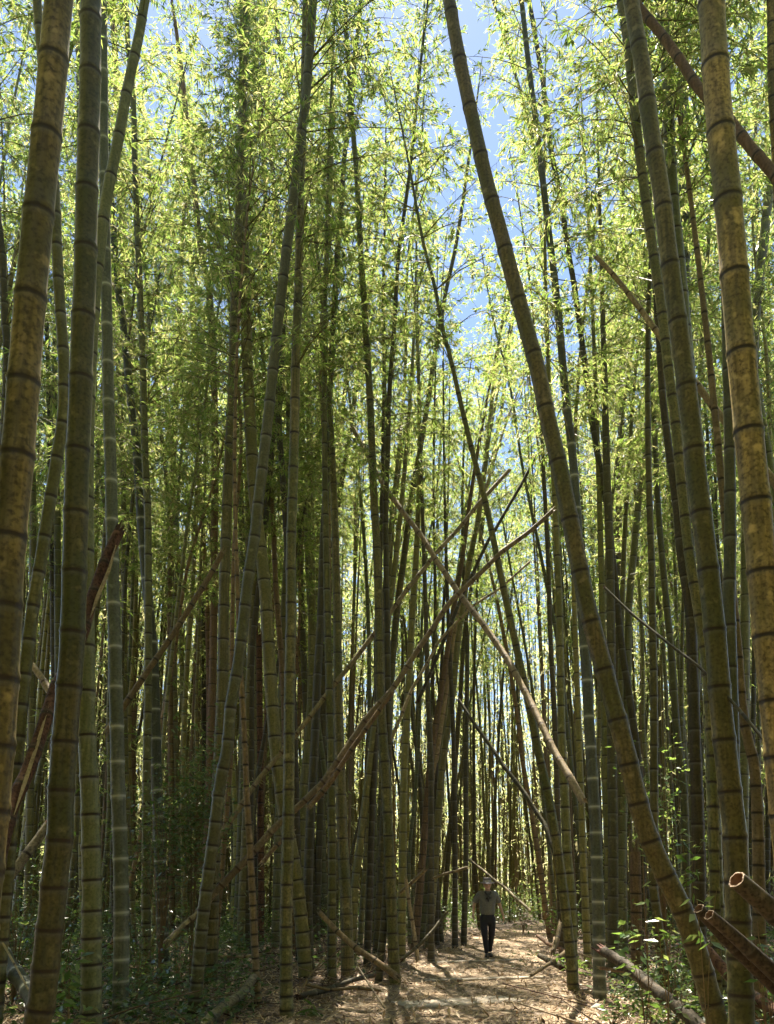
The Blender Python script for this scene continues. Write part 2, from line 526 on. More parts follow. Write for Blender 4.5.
GAP = 1.0
def traced(label, style, w0, w1, pts, d=None, base=None, H=None, hc=None, seed=0, dens=1.0):
    """pts top -> bottom in photo pixels; w0 / w1 apparent width at top / bottom; d = distance or base = y of the foot"""
    rng = np.random.default_rng(seed + 11)
    rnd = random.Random(seed)
    if base is not None:
        x_b = pts[-1][0]
        g = ground_at(x_b, base)
        d = float(g[1])
    P = np.array([at(x, y, d) for x, y in pts])[::-1]      # bottom -> top
    r_b, r_t = r_of(w1, P[0]), r_of(w0, P[-1])
    # foot
    if P[0, 2] > 0.02:
        dv = (P[1] - P[0]) / (P[1, 2] - P[0, 2])
        foot = P[0] - dv * (P[0, 2] + 0.06)
        P = np.vstack([foot, P])
    elif P[0, 2] > -0.06:
        P[0, 2] = -0.06
    ztr0, ztr1 = P[0, 2], P[-1, 2]
    H = H or rnd.uniform(17, 23)
    H = max(H, ztr1 + 3)
    # continuation above the frame: keeps leaning, tip nods
    k = max(0, len(P) - 3)
    dv = (P[-1] - P[k]) / max(P[-1, 2] - P[k, 2], 0.2)
    dv[:2] = np.clip(dv[:2], -0.35, 0.35)
    nod = np.array([rnd.uniform(-1, 1), rnd.uniform(-1, 1), 0]) * 0.02
    top = []
    zz = P[-1, 2]
    rem = H - zz
    for q in (0.25, 0.5, 0.75, 1.0):
        s = rem * q
        top.append(P[-1] + dv * s + nod * s * s * 0.6)
        top[-1][2] = zz + s
    Pall = np.vstack([P, top])
    origin = np.array([Pall[0, 0], Pall[0, 1], 0.0])
    Pl = Pall - origin
    fn = lambda z: hermite(Pl, np.atleast_1d(z))
    za, zb = Pl[0, 2], Pl[len(P) - 1, 2]
    def rad(z):
        z = np.atleast_1d(z)
        r = r_b + (r_t - r_b) * np.clip((z - za) / max(zb - za, 0.1), 0, 1)
        up = np.clip((z - zb) / max(H - zb, 0.1), 0, 1)
        flare = 1 + 0.12 * np.exp(-(z - za) / 0.25)
        return np.maximum(r * (1 - 0.8 * up) * flare, 0.008)
    dia = r_b * 2 / 0.15
    gap = lambda h: min(0.155 + 0.065 * h, 0.47) * min(max(dia, 0.8), 1.25)
    t = empty('bamboo', origin, label, 'bamboo', 'bamboo stalks of the grove')
    me, nd, vv = stalk_mesh('culm', fn, za, H, rad, M[style], sides=16 if d < 10 else 10, detail=d < 14, gap_fn=gap)
    link('culm', me, t)
    hc = hc if hc is not None else rnd.uniform(7.5, 10.5) + (2.5 if d < 10 else 0)
    hi = nd[nd[:, 2] > hc]
    # thin near the top of the frame; more leaves where the picture sees them
    if len(hi) > 2:
        cxw = float(hi[:, 0].mean()) + origin[0]
        open_ = -1.2 < cxw < 5.0 and d > 14.3          # the light gap over the path
        bv, bf, lv, lf = crown(hi, rng, rnd.uniform(1.5, 2.4), 3 if d > 8.2 and not open_ else 1, 9 if open_ else 11, 11, ls=0.76)
        link('branches', mesh_np('branches', bv, bf, [M['olive']]), t)
        link('leaves', mesh_np('leaves', lv, lf, [M['leaf']], smooth=False), t)
    return t


# ------------------------------------------------------------------ stalks one can tell apart in the photograph
T = [
 # label, style, w_top, w_bottom, points top->bottom, distance/foot
 ("thickest ochre mottled bamboo stalk, cut off by the left edge of the picture", 'ochre', 27, 36, [(59,0),(50,100),(43,170),(35,250),(28,325),(22,400),(16,472),(9,541),(4,620),(0,700),(-8,800),(-14,860)], dict(d=3.6)),
 ("bowed grey green bamboo stalk just behind the thickest ochre stalk", 'olive', 9, 14, [(37,0),(46,100),(55,200),(57,250),(59.5,298),(63.5,358),(63,417),(57,457),(49,508),(41,560),(33,607),(27,655),(22,700),(18,743),(9,850)], dict(d=7.0)),
 ("thick straight olive bamboo stalk leaning right, second thick one from the left edge", 'moss', 20, 27, [(91,0),(90.5,62),(88.6,135),(86.6,205),(85,276),(82,343),(80,408),(77,472),(75.6,532),(74,592),(72,648),(68,700),(61,794),(60,837),(55,875),(52,910),(48,943),(42,1000),(37,1024)], dict(d=5.6)),
 ("grey stalk whose upper part leans right across the sky beside the second thick stalk", 'green', 9, 21, [(145,0),(139,35),(128,86),(118,140),(107.5,192),(100,245),(94,300),(88,400),(86,500),(86,600),(86.5,675),(86.5,720),(90,797),(90.7,832),(92,893),(91.5,940),(91,1022)], dict(d=8.3)),
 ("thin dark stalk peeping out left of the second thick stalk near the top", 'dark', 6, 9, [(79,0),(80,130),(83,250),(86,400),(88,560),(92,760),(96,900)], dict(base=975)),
 ("blue grey bamboo stalk with white node rings, the thicker of the two at left", 'grey', 8, 16, [(103,0),(103.6,87),(103.6,142),(104.5,200),(105.6,254),(106.6,306),(107.6,360),(108.8,412),(110.5,462),(111.5,508),(112.5,556),(113.4,602),(115,645),(115.5,685),(116.7,722),(118,793),(119.5,825),(120.5,855),(121,885),(121.5,936),(121,977),(120.5,1012)], dict(d=9.4)),
 ("slim blue grey stalk with close white rings low down, right of the thicker ringed one", 'grey', 5, 13, [(106,100),(110,180),(114,240),(118.5,291),(123,323),(126.6,356),(129.5,388),(132.7,418),(136.6,450),(138.5,481),(141,520),(146,580),(153,650),(154,677),(155.5,730),(156.5,779),(157.6,802),(159.6,847),(161,886),(162.5,923),(163.5,970)], dict(base=985)),
 ("dark green stalk directly left of the slim ringed stalk, nodes drawn as dark lines", 'green', 5, 9.5, [(126,0),(128,45),(133,95),(136,200),(140.5,305),(142.5,356),(144,408),(145,456),(147.5,505),(148,550),(148.3,636),(148,690),(146.5,788),(146,853),(146,923),(146.5,980)], dict(base=990)),
 ("brown tinted stalk seen between the two white ringed stalks at left", 'brown', 6, 9, [(113,0),(116,80),(121,200),(125.5,270),(130,350),(134,420),(136,500),(134,600),(132,700),(131,850)], dict(base=940)),
 ("very thin olive stalk close behind the thicker white ringed stalk on its right side", 'olive', 4, 7, [(111,200),(115,300),(120,400),(123,470),(124.5,640),(125,760),(128,880)], dict(base=948)),
 ("thin dark bent stalk in the gap at the left edge beyond the thickest stalk", 'dark', 7, 9, [(-4,200),(2,255),(5,320),(7,345),(5,420),(-3,520)], dict(d=11)),
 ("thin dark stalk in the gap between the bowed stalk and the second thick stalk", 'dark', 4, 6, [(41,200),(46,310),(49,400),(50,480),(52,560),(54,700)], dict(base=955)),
 ("olive stalk behind the broken splintered pole stump at left", 'olive', 6, 9, [(55,440),(57,500),(57.5,560),(58,640),(60,740),(63,850)], dict(base=960)),
 ("slender olive stalk between the ochre stalk and the bowed one, low at left", 'olive', 6, 8, [(33,450),(33,540),(32,640),(31,750),(29,850)], dict(base=962)),
 ("straight double stalk left of centre, its foot swept to the right", 'olive', 10, 14, [(245,0),(244,60),(243,130),(242.5,178),(244,250),(247,350),(250,420),(255,500),(263,570),(266,603),(269.5,664),(273.5,722),(276,750),(284,810),(293,860),(299,900),(303,940),(306,978)], dict(base=985)),
 ("dusky green stalk crossing just left of the double stalk and ending in a pale foot", 'olive', 8, 13, [(243,120),(241,180),(237,250),(234,330),(232,400),(228,480),(225,560),(223.5,622),(222.5,684),(219,760),(215,840),(213,900),(211,970)], dict(base=986)),
 ("long smooth grey green stalk leaning strongly right from its foot at the bottom edge", 'green', 9, 13, [(313,0),(305.6,100),(299,148),(293.6,197),(286.5,250),(281,297),(275,350),(270,400),(265.6,440),(258.5,500),(254.5,537),(248,580),(243,624),(238,665),(231,705),(227,750),(220.6,780),(214.5,830),(207,885),(202,925),(197,980),(193,1018)], dict(base=1021)),
 ("straight olive brown stalk with dark rings standing at the path's left edge, nearest one there", 'moss', 7, 13, [(306,0),(304,100),(300,200),(299.5,250),(298,300),(296,350),(295,398),(294,450),(292,512),(291,545),(291,620),(289.5,690),(289,770),(287.5,860),(286.5,900),(286,960),(286.8,1014)], dict(base=1018)),
 ("thin stalk slanting left at the top between the double stalk and the long leaning one", 'olive', 4, 8, [(260,0),(265,80),(269,125),(272.5,170),(280,240),(284,300),(286,350),(288.5,400),(289,500),(283,640),(279,800)], dict(base=958)),
 ("thin dark stalk slanting left under the top edge, crossing behind the long leaning stalk", 'dark', 4, 8, [(274,0),(281,60),(289,130),(291,200),(287,280),(282,350),(279,420),(283,480),(288,560),(293,700),(297,850)], dict(base=965)),
 ("thin stalk rising between the double stalk and the long leaning one", 'dark', 4, 7, [(258,80),(263,130),(267,240),(271,320),(275,400),(262,560),(252,650),(251,750),(249,850)], dict(base=962)),
 ("dark stalk leaning right and crossing another near the top, right of the long leaner", 'dark', 4, 10, [(361,0),(356,50),(351,100),(345,150),(341.5,200),(337.5,250),(334.6,300),(332,350),(329,400),(327.5,450),(325.5,500),(322.6,560),(320.6,620),(317,685),(314.5,750),(310,830),(308,900),(309,965)], dict(base=976)),
 ("mossy stalk leaning left and crossing another near the top, foot by the left verge", 'moss', 4, 11.5, [(344.6,0),(347,50),(349.5,80),(353,130),(357,180),(360.5,250),(364,300),(367,350),(370,400),(372,450),(374,500),(377,550),(379,620),(380,680),(383,740),(386,780),(389,850),(391.5,910),(394.5,975)], dict(base=985)),
 ("olive stalk close behind the ringed brown stalk at the path's left edge", 'olive', 6, 9, [(304,150),(306,250),(307.6,330),(309,400),(310,450),(311.5,540),(312,620),(311,700),(303,800),(299,880)], dict(base=950)),
 ("narrow dark stalk right beside the ringed brown stalk, seen at mid height", 'dark', 5, 7, [(300,330),(302,400),(302.5,480),(300,545),(302,620),(304.5,680),(308,740),(312,850)], dict(base=945)),
 ("thin green stalk left of the crossing dark pair at mid height", 'green', 5, 7, [(312,180),(313.5,250),(316.5,330),(318.5,400),(318.5,500),(317,600),(319,700),(322,820)], dict(base=938)),
 ("brownish stalk in the middle of the crossing dark pair, fading into leaves upward", 'brown', 5, 8, [(330,180),(327,250),(324,300),(321,360),(327,480),(328,580),(328,640),(329.5,700),(331.5,764),(331.5,850),(331.5,960)], dict(base=970)),
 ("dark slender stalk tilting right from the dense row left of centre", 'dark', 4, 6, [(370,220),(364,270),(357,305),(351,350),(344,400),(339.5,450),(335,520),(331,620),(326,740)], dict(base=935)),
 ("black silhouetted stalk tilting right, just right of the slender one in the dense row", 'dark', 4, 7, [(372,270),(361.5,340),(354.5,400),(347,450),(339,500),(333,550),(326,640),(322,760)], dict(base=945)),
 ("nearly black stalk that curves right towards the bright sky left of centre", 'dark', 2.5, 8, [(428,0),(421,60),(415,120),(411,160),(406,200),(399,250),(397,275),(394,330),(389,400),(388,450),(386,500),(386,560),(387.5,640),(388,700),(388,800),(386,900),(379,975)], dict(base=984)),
 ("olive stalk leaning right into the bright gap, its foot left of the walker", 'moss', 3, 9, [(470,150),(463,200),(455,250),(444,300),(441,320),(434,360),(428,400),(420,450),(411,500),(405,550),(397,610),(391,680),(388,740)], dict(base=955)),
 ("yellow green stalk with a bright edge at the left verge beside the path", 'yellow', 6, 9, [(416,560),(412,620),(409,680),(404.5,764),(403,820),(402.5,880),(401,950)], dict(base=962)),
 ("yellow green stalk that leans left from the right verge, just right of the walker", 'moss', 2.5, 11, [(410,170),(418,215),(425,250),(435.5,290),(443,330),(451,360),(460,400),(472,450),(485,500),(497.6,560),(506,600),(517,650),(528,700),(538,750),(547,790),(556,840),(563,890),(570,950),(573,985)], dict(base=992)),
 ("slanting stalk of the fan left of the walker, outermost right one", 'olive', 4, 8, [(492,400),(485,470),(478,520),(470,560),(464,600),(458,640),(452,700),(442,770),(436,850)], dict(base=948)),
 ("slanting stalk of the fan left of the walker, greyest one", 'green', 4, 8, [(482,480),(476,530),(465,580),(455,640),(447,700),(439,760),(430,850)], dict(base=944)),
 ("slanting brown stalk of the fan left of the walker, innermost one", 'brown', 4, 8, [(470,500),(462,560),(452,620),(443,680),(431,758),(424,840)], dict(base=950)),
 ("light tan stalk with one sunlit edge slanting down left of the walker", 'tan', 5, 7, [(452,650),(443,710),(435,764),(428,810),(422,860),(417,905)], dict(base=945)),
 ("thick bare olive stalk leaning far left across the whole picture, foot right of the path", 'moss', 12.5, 22, [(449,0),(455,35),(465,85),(476,135),(487.5,185),(500,230),(507,257),(524,320),(537.6,370),(548.6,422),(560,470),(569,515),(579,566),(588,610),(600,655),(612,700),(624,744),(635,790),(648,835),(663,870),(683,912),(698,955),(711,1000),(717,1020)], dict(d=7.3)),
 ("slim mossy stalk running parallel to the mossy thick one on its left side", 'moss', 9, 10, [(621,0),(627,38),(633,95),(639,148),(646,202),(653,250),(662,312),(668,365),(675,418),(680,470),(683,500),(690,560),(699,615),(706,660),(710,710),(713,800),(715,900)], dict(d=8.5)),
 ("thick mossy ochre stalk with pale sunlit left edge, the middle one of three at right", 'moss', 15, 25, [(631,0),(643,70),(651,130),(661,190),(668,250),(677,315),(684.5,372),(692,430),(698,487),(705,541),(711,595),(716,646),(720,697),(725,747),(731,800),(735,835),(738,915),(741,1000)], dict(d=6.2)),
 ("straight dark stalk behind the mossy thick one at upper right", 'green', 11, 13, [(662,0),(668,90),(669.5,145),(673,200),(679,260),(686,340),(694,430),(700,520),(707,620),(712,760)], dict(d=9.6)),
 ("straight vertical pale green stalk at upper right with faint rings", 'green', 9.5, 12, [(683,0),(683.6,100),(684,155),(684.3,208),(685,258),(686,340),(688,450),(690,560),(693,700),(696,850)], dict(base=980)),
 ("thickest mottled ochre stalk leaning left at the right edge of the picture", 'ochre', 25, 30, [(711,0),(713,30),(718.5,108),(727,190),(734,270),(741,350),(748,425),(755,495),(762,569),(768,637),(775,700),(783,790),(790,860)], dict(d=5.0)),
 ("smooth grey green stalk behind the thickest ochre stalk at right", 'green', 8, 16, [(722,180),(724,250),(726,300),(728,380),(729.5,450),(730,515),(730,555),(729,600),(731,680),(733,780),(735,880)], dict(d=8.6)),
 ("leaning brownish stalk that bends between the two thick stalks at right", 'brown', 8, 14, [(733,600),(737,640),(740,680),(742,705),(748,740),(754,764),(758,830),(759,900),(760,1000)], dict(d=9.0)),
 ("dark stalk leaning right into the leaves at the right edge", 'green', 9, 9, [(775,160),(768,200),(763,250),(757,300),(754,345),(750,420),(746,520),(745,640),(744,780)], dict(base=975)),
 ("stalk cut by the right edge of the picture near the top", 'ochre', 8, 9, [(771,0),(772,80),(776,160),(781,300),(786,500),(790,700)], dict(d=8.5)),
 ("thin vertical stalk against blue sky at upper right", 'dark', 3, 5, [(749,0),(753,60),(755,100),(756,180),(757.5,250),(757,400),(755,600),(752,780)], dict(base=950)),
 ("thinnest vertical stalk against blue sky at upper right, next to the edge", 'dark', 3, 5, [(765,0),(766,60),(767,150),(768,260),(769,400),(769,600),(768,800)], dict(base=948)),
 ("dark stalk slanting left through the foliage, right of the long bare leaning one", 'dark', 4.5, 8, [(529,0),(537.6,50),(544,90),(551,150),(561,200),(568,250),(574,284),(579,320),(587,380),(595,440),(606,500),(613,560),(617,600),(622,650),(630,700),(638,760),(641,820),(642,900)], dict(base=975)),
 ("blue grey stalk with close white rings on its lower half, beside the path at right", 'grey', 5, 13, [(521.5,0),(527,50),(533,100),(539.6,150),(545,200),(551,250),(557,300),(561.5,350),(566,400),(572,450),(576,500),(580,570),(584,640),(586,667),(589,718),(590.5,742),(592.5,775),(595.6,830),(597.5,885),(598.5,920),(599,950),(599.5,992)], dict(base=1001)),
 ("thin curved stalk with side twigs in front of bright sky, right of the upper centre", 'dark', 2.5, 5, [(493,0),(508,50),(517,80),(525,110),(534,155),(541,230),(547,320),(553,430),(560,560)], dict(base=930)),
 ("dark vertical stalk wrapped in leaves, right of the slanting dark pair", 'dark', 5, 9, [(622,150),(622.5,270),(622,400),(619,500),(618,600),(619,700),(620,800)], dict(base=945)),
 ("slim stalk tight left of the two parallel thick stalks at right", 'dark', 5, 15.5, [(652,240),(659,340),(663,400),(669,450),(676,500),(682,560),(690,610),(692,650),(693.5,690),(695,735),(697,800),(698.5,850),(699,900),(699.5,1000)], dict(base=1012)),
 ("grey stalk leaning right at mid height, right of the long bare leaning one", 'green', 6, 9, [(662,330),(655,370),(649,410),(644,470),(638.6,500),(634,550),(629,600),(628,650),(627,700),(624,790),(622,860)], dict(base=958)),
 ("dark ringed stalk at mid height right, with leaves across it", 'olive', 6, 10, [(648,430),(650,520),(651.5,560),(652,600),(653,640),(654,700),(654,760),(654,830),(653,880),(659,930),(666,990)], dict(base=1002)),
 ("green stalk with ringed nodes next to the grey leaning one at right", 'green', 5, 9.5, [(654,420),(659,520),(666,600),(672,660),(677,735),(683,780),(685,830),(686,900)], dict(base=975)),
 ("dark olive stalk standing beside the yellow green one at the right verge", 'olive', 5, 11, [(551,430),(555,500),(557.6,560),(559.5,610),(561,700),(562.5,760),(565,800),(567,850),(571,900),(572.5,975)], dict(base=988)),
 ("slender dark stalk left of the right verge pair", 'dark', 3.5, 7, [(541,420),(545,500),(548,560),(550.5,640),(555.7,740),(558,830),(561,920)], dict(base=962)),
 ("thin dark stalk standing directly behind the walker's right shoulder", 'dark', 3.5, 6, [(463,560),(467,640),(467,700),(466,764),(466,850),(464,935)], dict(base=946)),
 ("blackish stalk at the left verge, first one left of the walker's clear gap", 'dark', 4, 6, [(449,640),(452,700),(454,764),(455,850),(455,940)], dict(base=949)),
 ("black stalk at the left verge with its foot in fallen sticks", 'dark', 4.5, 7, [(426,620),(428,700),(431,764),(431,850),(431,955)], dict(base=963)),
 ("short leaning brown stalk right behind the walker that tilts left", 'brown', 4, 6, [(515,700),(523,764),(531,810),(539,860),(545,905),(550,936)], dict(base=938)),
 ("mossy stalk with close dark rings and the thickest foot among those left of centre", 'moss', 8, 13, [(337,600),(338,700),(340,764),(342,830),(344,870),(346,900),(347.5,960)], dict(base=978)),
 ("narrow stalk with dark rings standing left of the thick foot pair", 'olive', 7, 9, [(327,600),(329,680),(331,764),(332,850),(332,930),(332,975)], dict(base=984)),
 ("olive stalk leaning right over the thick foot pair", 'olive', 6, 9, [(386,640),(378,700),(370,764),(362,830),(355,885),(352,950)], dict(base=968)),
 ("upright dark stalk between the leaning one and the left verge", 'dark', 5, 7, [(378,640),(377,700),(374,764),(371,850),(369,920),(367,960)], dict(base=968)),
 ("small brown stalk with pale close rings and a reddish sheath at its foot", 'brown', 5, 8, [(240,660),(243,710),(245.6,764),(247,800),(250,850),(252.6,900),(255,950),(258,1000)], dict(base=1008)),
 ("ringed grey olive stalk behind the small brown one", 'olive', 7, 10, [(248,700),(247,780),(245,850),(243.5,880),(241,950)], dict(base=962)),
 ("brown stalk at left of centre rising into leaves, left of the dusky green one", 'brown', 5, 9, [(180,60),(188,130),(195,195),(201,250),(209,290),(213,350),(215,420),(214.5,500),(214,600),(212,700),(208,820)], dict(base=955)),
 ("brownish stalk with many rings left of the brown one", 'brown', 4, 6, [(193,320),(197,430),(200,500),(205,560),(207,600),(209,700),(208,800)], dict(base=942)),
 ("thin olive stalk slanting left in the leafy gap at left, foremost of the thin pair", 'olive', 3.5, 5, [(140,200),(146,276),(156,380),(163,450),(169,510),(174,640),(176,760)], dict(base=945)),
 ("second thin olive stalk slanting left in the leafy gap at left", 'olive', 3.5, 5, [(150,180),(155,263),(162,350),(171,457),(178,560),(183,700)], dict(base=938)),
 ("reddish thin stalk rising straight in the leafy gap at left", 'brown', 4, 6, [(186,180),(181,265),(177,380),(172,503),(170,600),(171,750)], dict(base=945)),
 ("thin stalk slanting left beside the reddish thin one", 'dark', 3, 5, [(182,120),(187,200),(191,258),(196,350),(199,431),(203,560),(204,700)], dict(base=936)),
 ("short rotten reddish bamboo stump standing behind the long leaning stalk", 'red', 6, 6.5, [(259,636),(259.5,700),(260,760),(261,850)], dict(base=955, H=-1)),
 ("pale olive stalk between the reddish stump and the dusky green stalk", 'olive', 6, 8, [(248,520),(250,600),(251.5,680),(252,760),(249,870)], dict(base=958)),
 ("grey stalk low behind the dusky green and long leaning stalks", 'green', 7, 8, [(243,600),(243,680),(243,764),(240,850)], dict(base=950)),
 ("brown edged stalk right of the double stalk", 'brown', 4, 8, [(268,430),(273,520),(276,590),(280,640),(284,700),(286,780),(292,880)], dict(base=960)),
 ("thin black stalk right of the blackish leaning pair, in front of yellow leaves", 'dark', 3, 6, [(444,600),(441,680),(436,764),(436,850)], dict(base=945)),
 ("thin olive stalk leaning right before the bright centre leaves", 'dark', 3, 5, [(516,300),(508,350),(503,400),(496,440),(489,480),(480,540),(466,620),(460,700)], dict(base=930)),
 ("yellow edged stalk beside the ringed blue grey one at right", 'yellow', 6, 10, [(601,560),(603,640),(605,720),(607,800),(609,880)], dict(base=975)),
 ("dark brown stalk with moss right of the ringed blue grey one", 'dark', 8, 11, [(607,480),(610,560),(611,640),(612,764),(613,850),(613,920)], dict(base=980)),
 ("yellow lit thin stalk left of the ringed blue grey one", 'yellow', 5, 8, [(574,590),(577,680),(580,764),(583,850),(586,920)], dict(base=968)),
 ("ringed brown stalk with a splintered broken top at right", 'brown', 11, 12, [(635,852),(636,900),(637,960)], dict(base=985, H=-1)),
 ("olive stalk beside the stalk with the splintered top", 'olive', 7, 9, [(621,760),(622,830),(623,900)], dict(base=958)),
]
for i, (lab, st, w0, w1, pts, kw) in enumerate(T):
    if kw.get('H') == -1:
        g = ground_at(pts[-1][0], kw['base']); d = float(g[1])
        P = np.array([at(x, y, d) for x, y in pts] + [g + np.array([0, 0, -0.05])])[::-1]
        org = np.array([P[0, 0], P[0, 1], 0.0]); Pl = P - org
        r0, r1 = r_of(w1, P[0]), r_of(w0, P[-1])
        t = empty('bamboo_stump', org, lab, 'bamboo stump')
        me, nd, vv = stalk_mesh('culm', lambda z: hermite(Pl, np.atleast_1d(z)), Pl[0, 2], Pl[-1, 2],
                                lambda z: r0 + (r1 - r0) * (z - Pl[0, 2]) / (Pl[-1, 2] - Pl[0, 2]) , M[st], sides=10, gap_fn=lambda h: 0.3)
        link('culm', me, t)
        # splinters standing on the broken rim
        rs = random.Random(i); sv, sf = [], []
        for q in range(9):
            a = q * 0.698; hh = rs.uniform(0.08, 0.45)
            c, s = math.cos(a) * r1 * 0.93, math.sin(a) * r1 * 0.93
            c2, s2 = math.cos(a + 0.5) * r1 * 0.93, math.sin(a + 0.5) * r1 * 0.93
            b = len(sv); z = Pl[-1, 2]; ox, oy = Pl[-1, 0], Pl[-1, 1]
            for kx in (1.0, 0.8):
                sv += [(ox + c * kx, oy + s * kx, z - 0.05), (ox + c2 * kx, oy + s2 * kx, z - 0.05), (ox + (c + c2) / 2 * kx * 1.05, oy + (s + s2) / 2 * kx * 1.05, z + hh)]
            sf += [(b, b + 1, b + 2), (b + 5, b + 4, b + 3), (b, b + 2, b + 5), (b + 2, b + 1, b + 4), (b, b + 3, b + 1)]
        link('splintered_rim', mesh_np('splintered_rim', sv, sf, [M['tan'] if st != 'red' else M['red']], k=3, smooth=False), t)
        continue
    traced(lab, st, w0, w1, pts, seed=i, **kw)


# ------------------------------------------------------------------ the rest of the stand: one stalk of each form, then copies
def proto(seed, style, H, r, lean, hc, Lmax, clusters=10, leaves=8, low=False):
    rng = np.random.default_rng(seed); rnd = random.Random(seed)
    a = rnd.uniform(0, 6.28); b = rnd.uniform(0, 6.28)
    zz = np.linspace(-0.1, H, 9)
    ctl = np.stack([math.cos(a) * lean * zz + 0.004 * math.cos(b) * zz**2, math.sin(a) * lean * zz + 0.004 * math.sin(b) * zz**2, zz], 1)
    ctl[1:, :2] += rng.normal(size=(8, 2)) * 0.05
    fn = lambda z: hermite(ctl, np.atleast_1d(z))
    rad = lambda z: np.maximum(r * (1 - 0.78 * (np.atleast_1d(z) / H) ** 1.5) * (1 + 0.15 * np.exp(-np.atleast_1d(z) / 0.3)), 0.008)
    t = empty('bamboo', (0, 0, 0), 'x', 'bamboo', 'x')
    me, nd, vv = stalk_mesh('culm', fn, -0.1, H, rad, M[style], sides=8, detail=False, gap_fn=lambda h: min(0.2 + 0.05 * h, 0.42))
    link('culm', me, t)
    hi = nd[nd[:, 2] > hc]
    bv, bf, lv, lf = crown(hi, rng, Lmax, 2, clusters, leaves, ls=1.0, want_twigs=False)
    if low:
        lo = nd[(nd[:, 2] > 1.5) & (nd[:, 2] < hc)][::3]
        b2, f2, l2, q2 = crown(lo, rng, 0.8, 1, 5, 5, ls=1.1, want_twigs=False)
        bf = np.concatenate([bf, f2 + len(bv)]); bv = np.concatenate([bv, b2])
        lf = np.concatenate([lf, q2 + len(lv)]); lv = np.concatenate([lv, l2])
    link('branches', mesh_np('branches', bv, bf, [M['olive']]), t)
    link('leaves', mesh_np('leaves', lv, lf, [M['leaf']], smooth=False), t)
    return t

styles = ['olive', 'green', 'dark', 'moss', 'olive', 'yellow', 'green', 'yellow', 'brown', 'olive', 'brown', 'yellow']
protos = []
for i, s in enumerate(styles):
    protos.append(proto(100 + i, s, 17 + (i * 37 % 8), 0.048 + 0.006 * (i % 4), 0.02 + 0.03 * (i % 3), 7.2 + (i % 4) * 1.5, 1.8 + 0.25 * (i % 3), low=(i % 2 == 0)))
for i, s in enumerate(['olive', 'dark', 'green']):
    protos.append(proto(200 + i, s, 18 + i, 0.06, 0.04, 9.0 + i, 1.7, clusters=9, leaves=8))
styles2 = styles + ['olive', 'dark', 'green']
WORD = {'olive': 'olive green', 'green': 'dull green', 'dark': 'dark', 'moss': 'mossy olive', 'yellow': 'yellow green', 'brown': 'brownish'}

def zone(x, y):
    px = CX + FPX * x / y
    dep = 'near' if y < 20 else 'farther' if y < 29 else 'farthest'
    if px < 130: hor = 'beyond the white ringed stalks'
    elif px < 260: hor = 'behind the leafy shrub at left'
    elif px < 420: hor = 'behind the dark crossing stalks'
    elif px < 560: hor = 'beyond the walker'
    elif px < 660: hor = 'behind the long bare leaning stalk'
    else: hor = 'behind the thick mottled stalks'
    return dep, hor

rf = random.Random(4)
spots, tries = [], 0
feet = [(o.location.x, o.location.y) for o in COL.objects if o.name.split('.')[0] == 'bamboo' and o.parent is None and o.get('group') != 'x']
while len(spots) < 214 and tries < 20000:
    tries += 1
    y = 13.2 + 25 * rf.random() ** 0.8
    x = rf.uniform(-0.53 * y - 1.0, 0.53 * y + 1.0)
    dx = x - path_x(y)
    if abs(dx) < path_hw(y) + 0.35: continue
    if -2.5 < dx < 0 and y < 20: continue
    if min((x - a) ** 2 + (y - b) ** 2 for a, b in spots + feet) < 0.14 + 0.1 * rf.random(): continue
    spots.append((x, y))
used = set()
for i, (x, y) in enumerate(spots):
    k = rf.randrange(len(protos))
    if -1.8 < x < 5.8 and 15.5 < y < 34: k = len(styles) + rf.randrange(3)
    if k in used:
        o = copy_tree(protos[k])
    else:
        o = protos[k]; used.add(k)
    o.location = (x, y, gh(x, y) - 0.05)
    o.rotation_euler = (rf.gauss(0, 0.035), rf.gauss(0, 0.05), rf.uniform(0, 6.28))
    s = rf.uniform(0.85, 1.25)
    o.scale = (s, s, s)
    dep, hor = zone(x, y)
    w = WORD[styles2[k]]
    o['label'] = f'{dep} thin {w} bamboo stalk {hor}'
    o['group'] = f'{dep} {w} bamboo stalks {hor}'

# ------------------------------------------------------------------ the far stand that reads as one mass
rng = np.random.default_rng(5)
fx, fy = [], []
while len(fx) < 2900:
    y = 25 + 78 * rng.random() ** 1.1; x = rng.uniform(-0.58 * y, 0.58 * y)
    if abs(x - path_x(y)) < path_hw(y) + 0.2 and y < 41: continue
    if -1.0 < x < 5.2 and y < 38: continue
    fx.append(x); fy.append(y)
fx, fy = np.array(fx), np.array(fy)
n = len(fx)
Hh = rng.uniform(15, 24, n)
az = rng.uniform(0, 6.28, n); ln = np.abs(rng.normal(0, 0.07, n)) * Hh
s = np.linspace(0, 1, 5)[None, :, None]
C = np.stack([fx, fy, np.full(n, -0.1)], 1)[:, None, :] + s * np.stack([np.zeros(n), np.zeros(n), Hh], 1)[:, None, :] + (0.4 * s + 0.6 * s**2) * np.stack([np.cos(az) * ln, np.sin(az) * ln, np.zeros(n)], 1)[:, None, :]
cv, cf = tubes(C, rng.uniform(0.04, 0.075, n), np.full(n, 0.012), 6)
NL = 168
rep = np.repeat(np.arange(n), NL)
t = rng.uniform(0.02, 1.02, len(rep)) ** np.where(fy[rep] > 45, 1.5, 0.9)
ti = np.clip((t * 4).astype(int), 0, 3); tf_ = np.clip(t * 4 - ti, 0, 1)[:, None]
P = C[rep, ti] * (1 - tf_) + C[rep, ti + 1] * tf_
cl = rng.normal(size=(n * (NL // 6), 3)) * np.array([0.75, 0.75, 0.45])
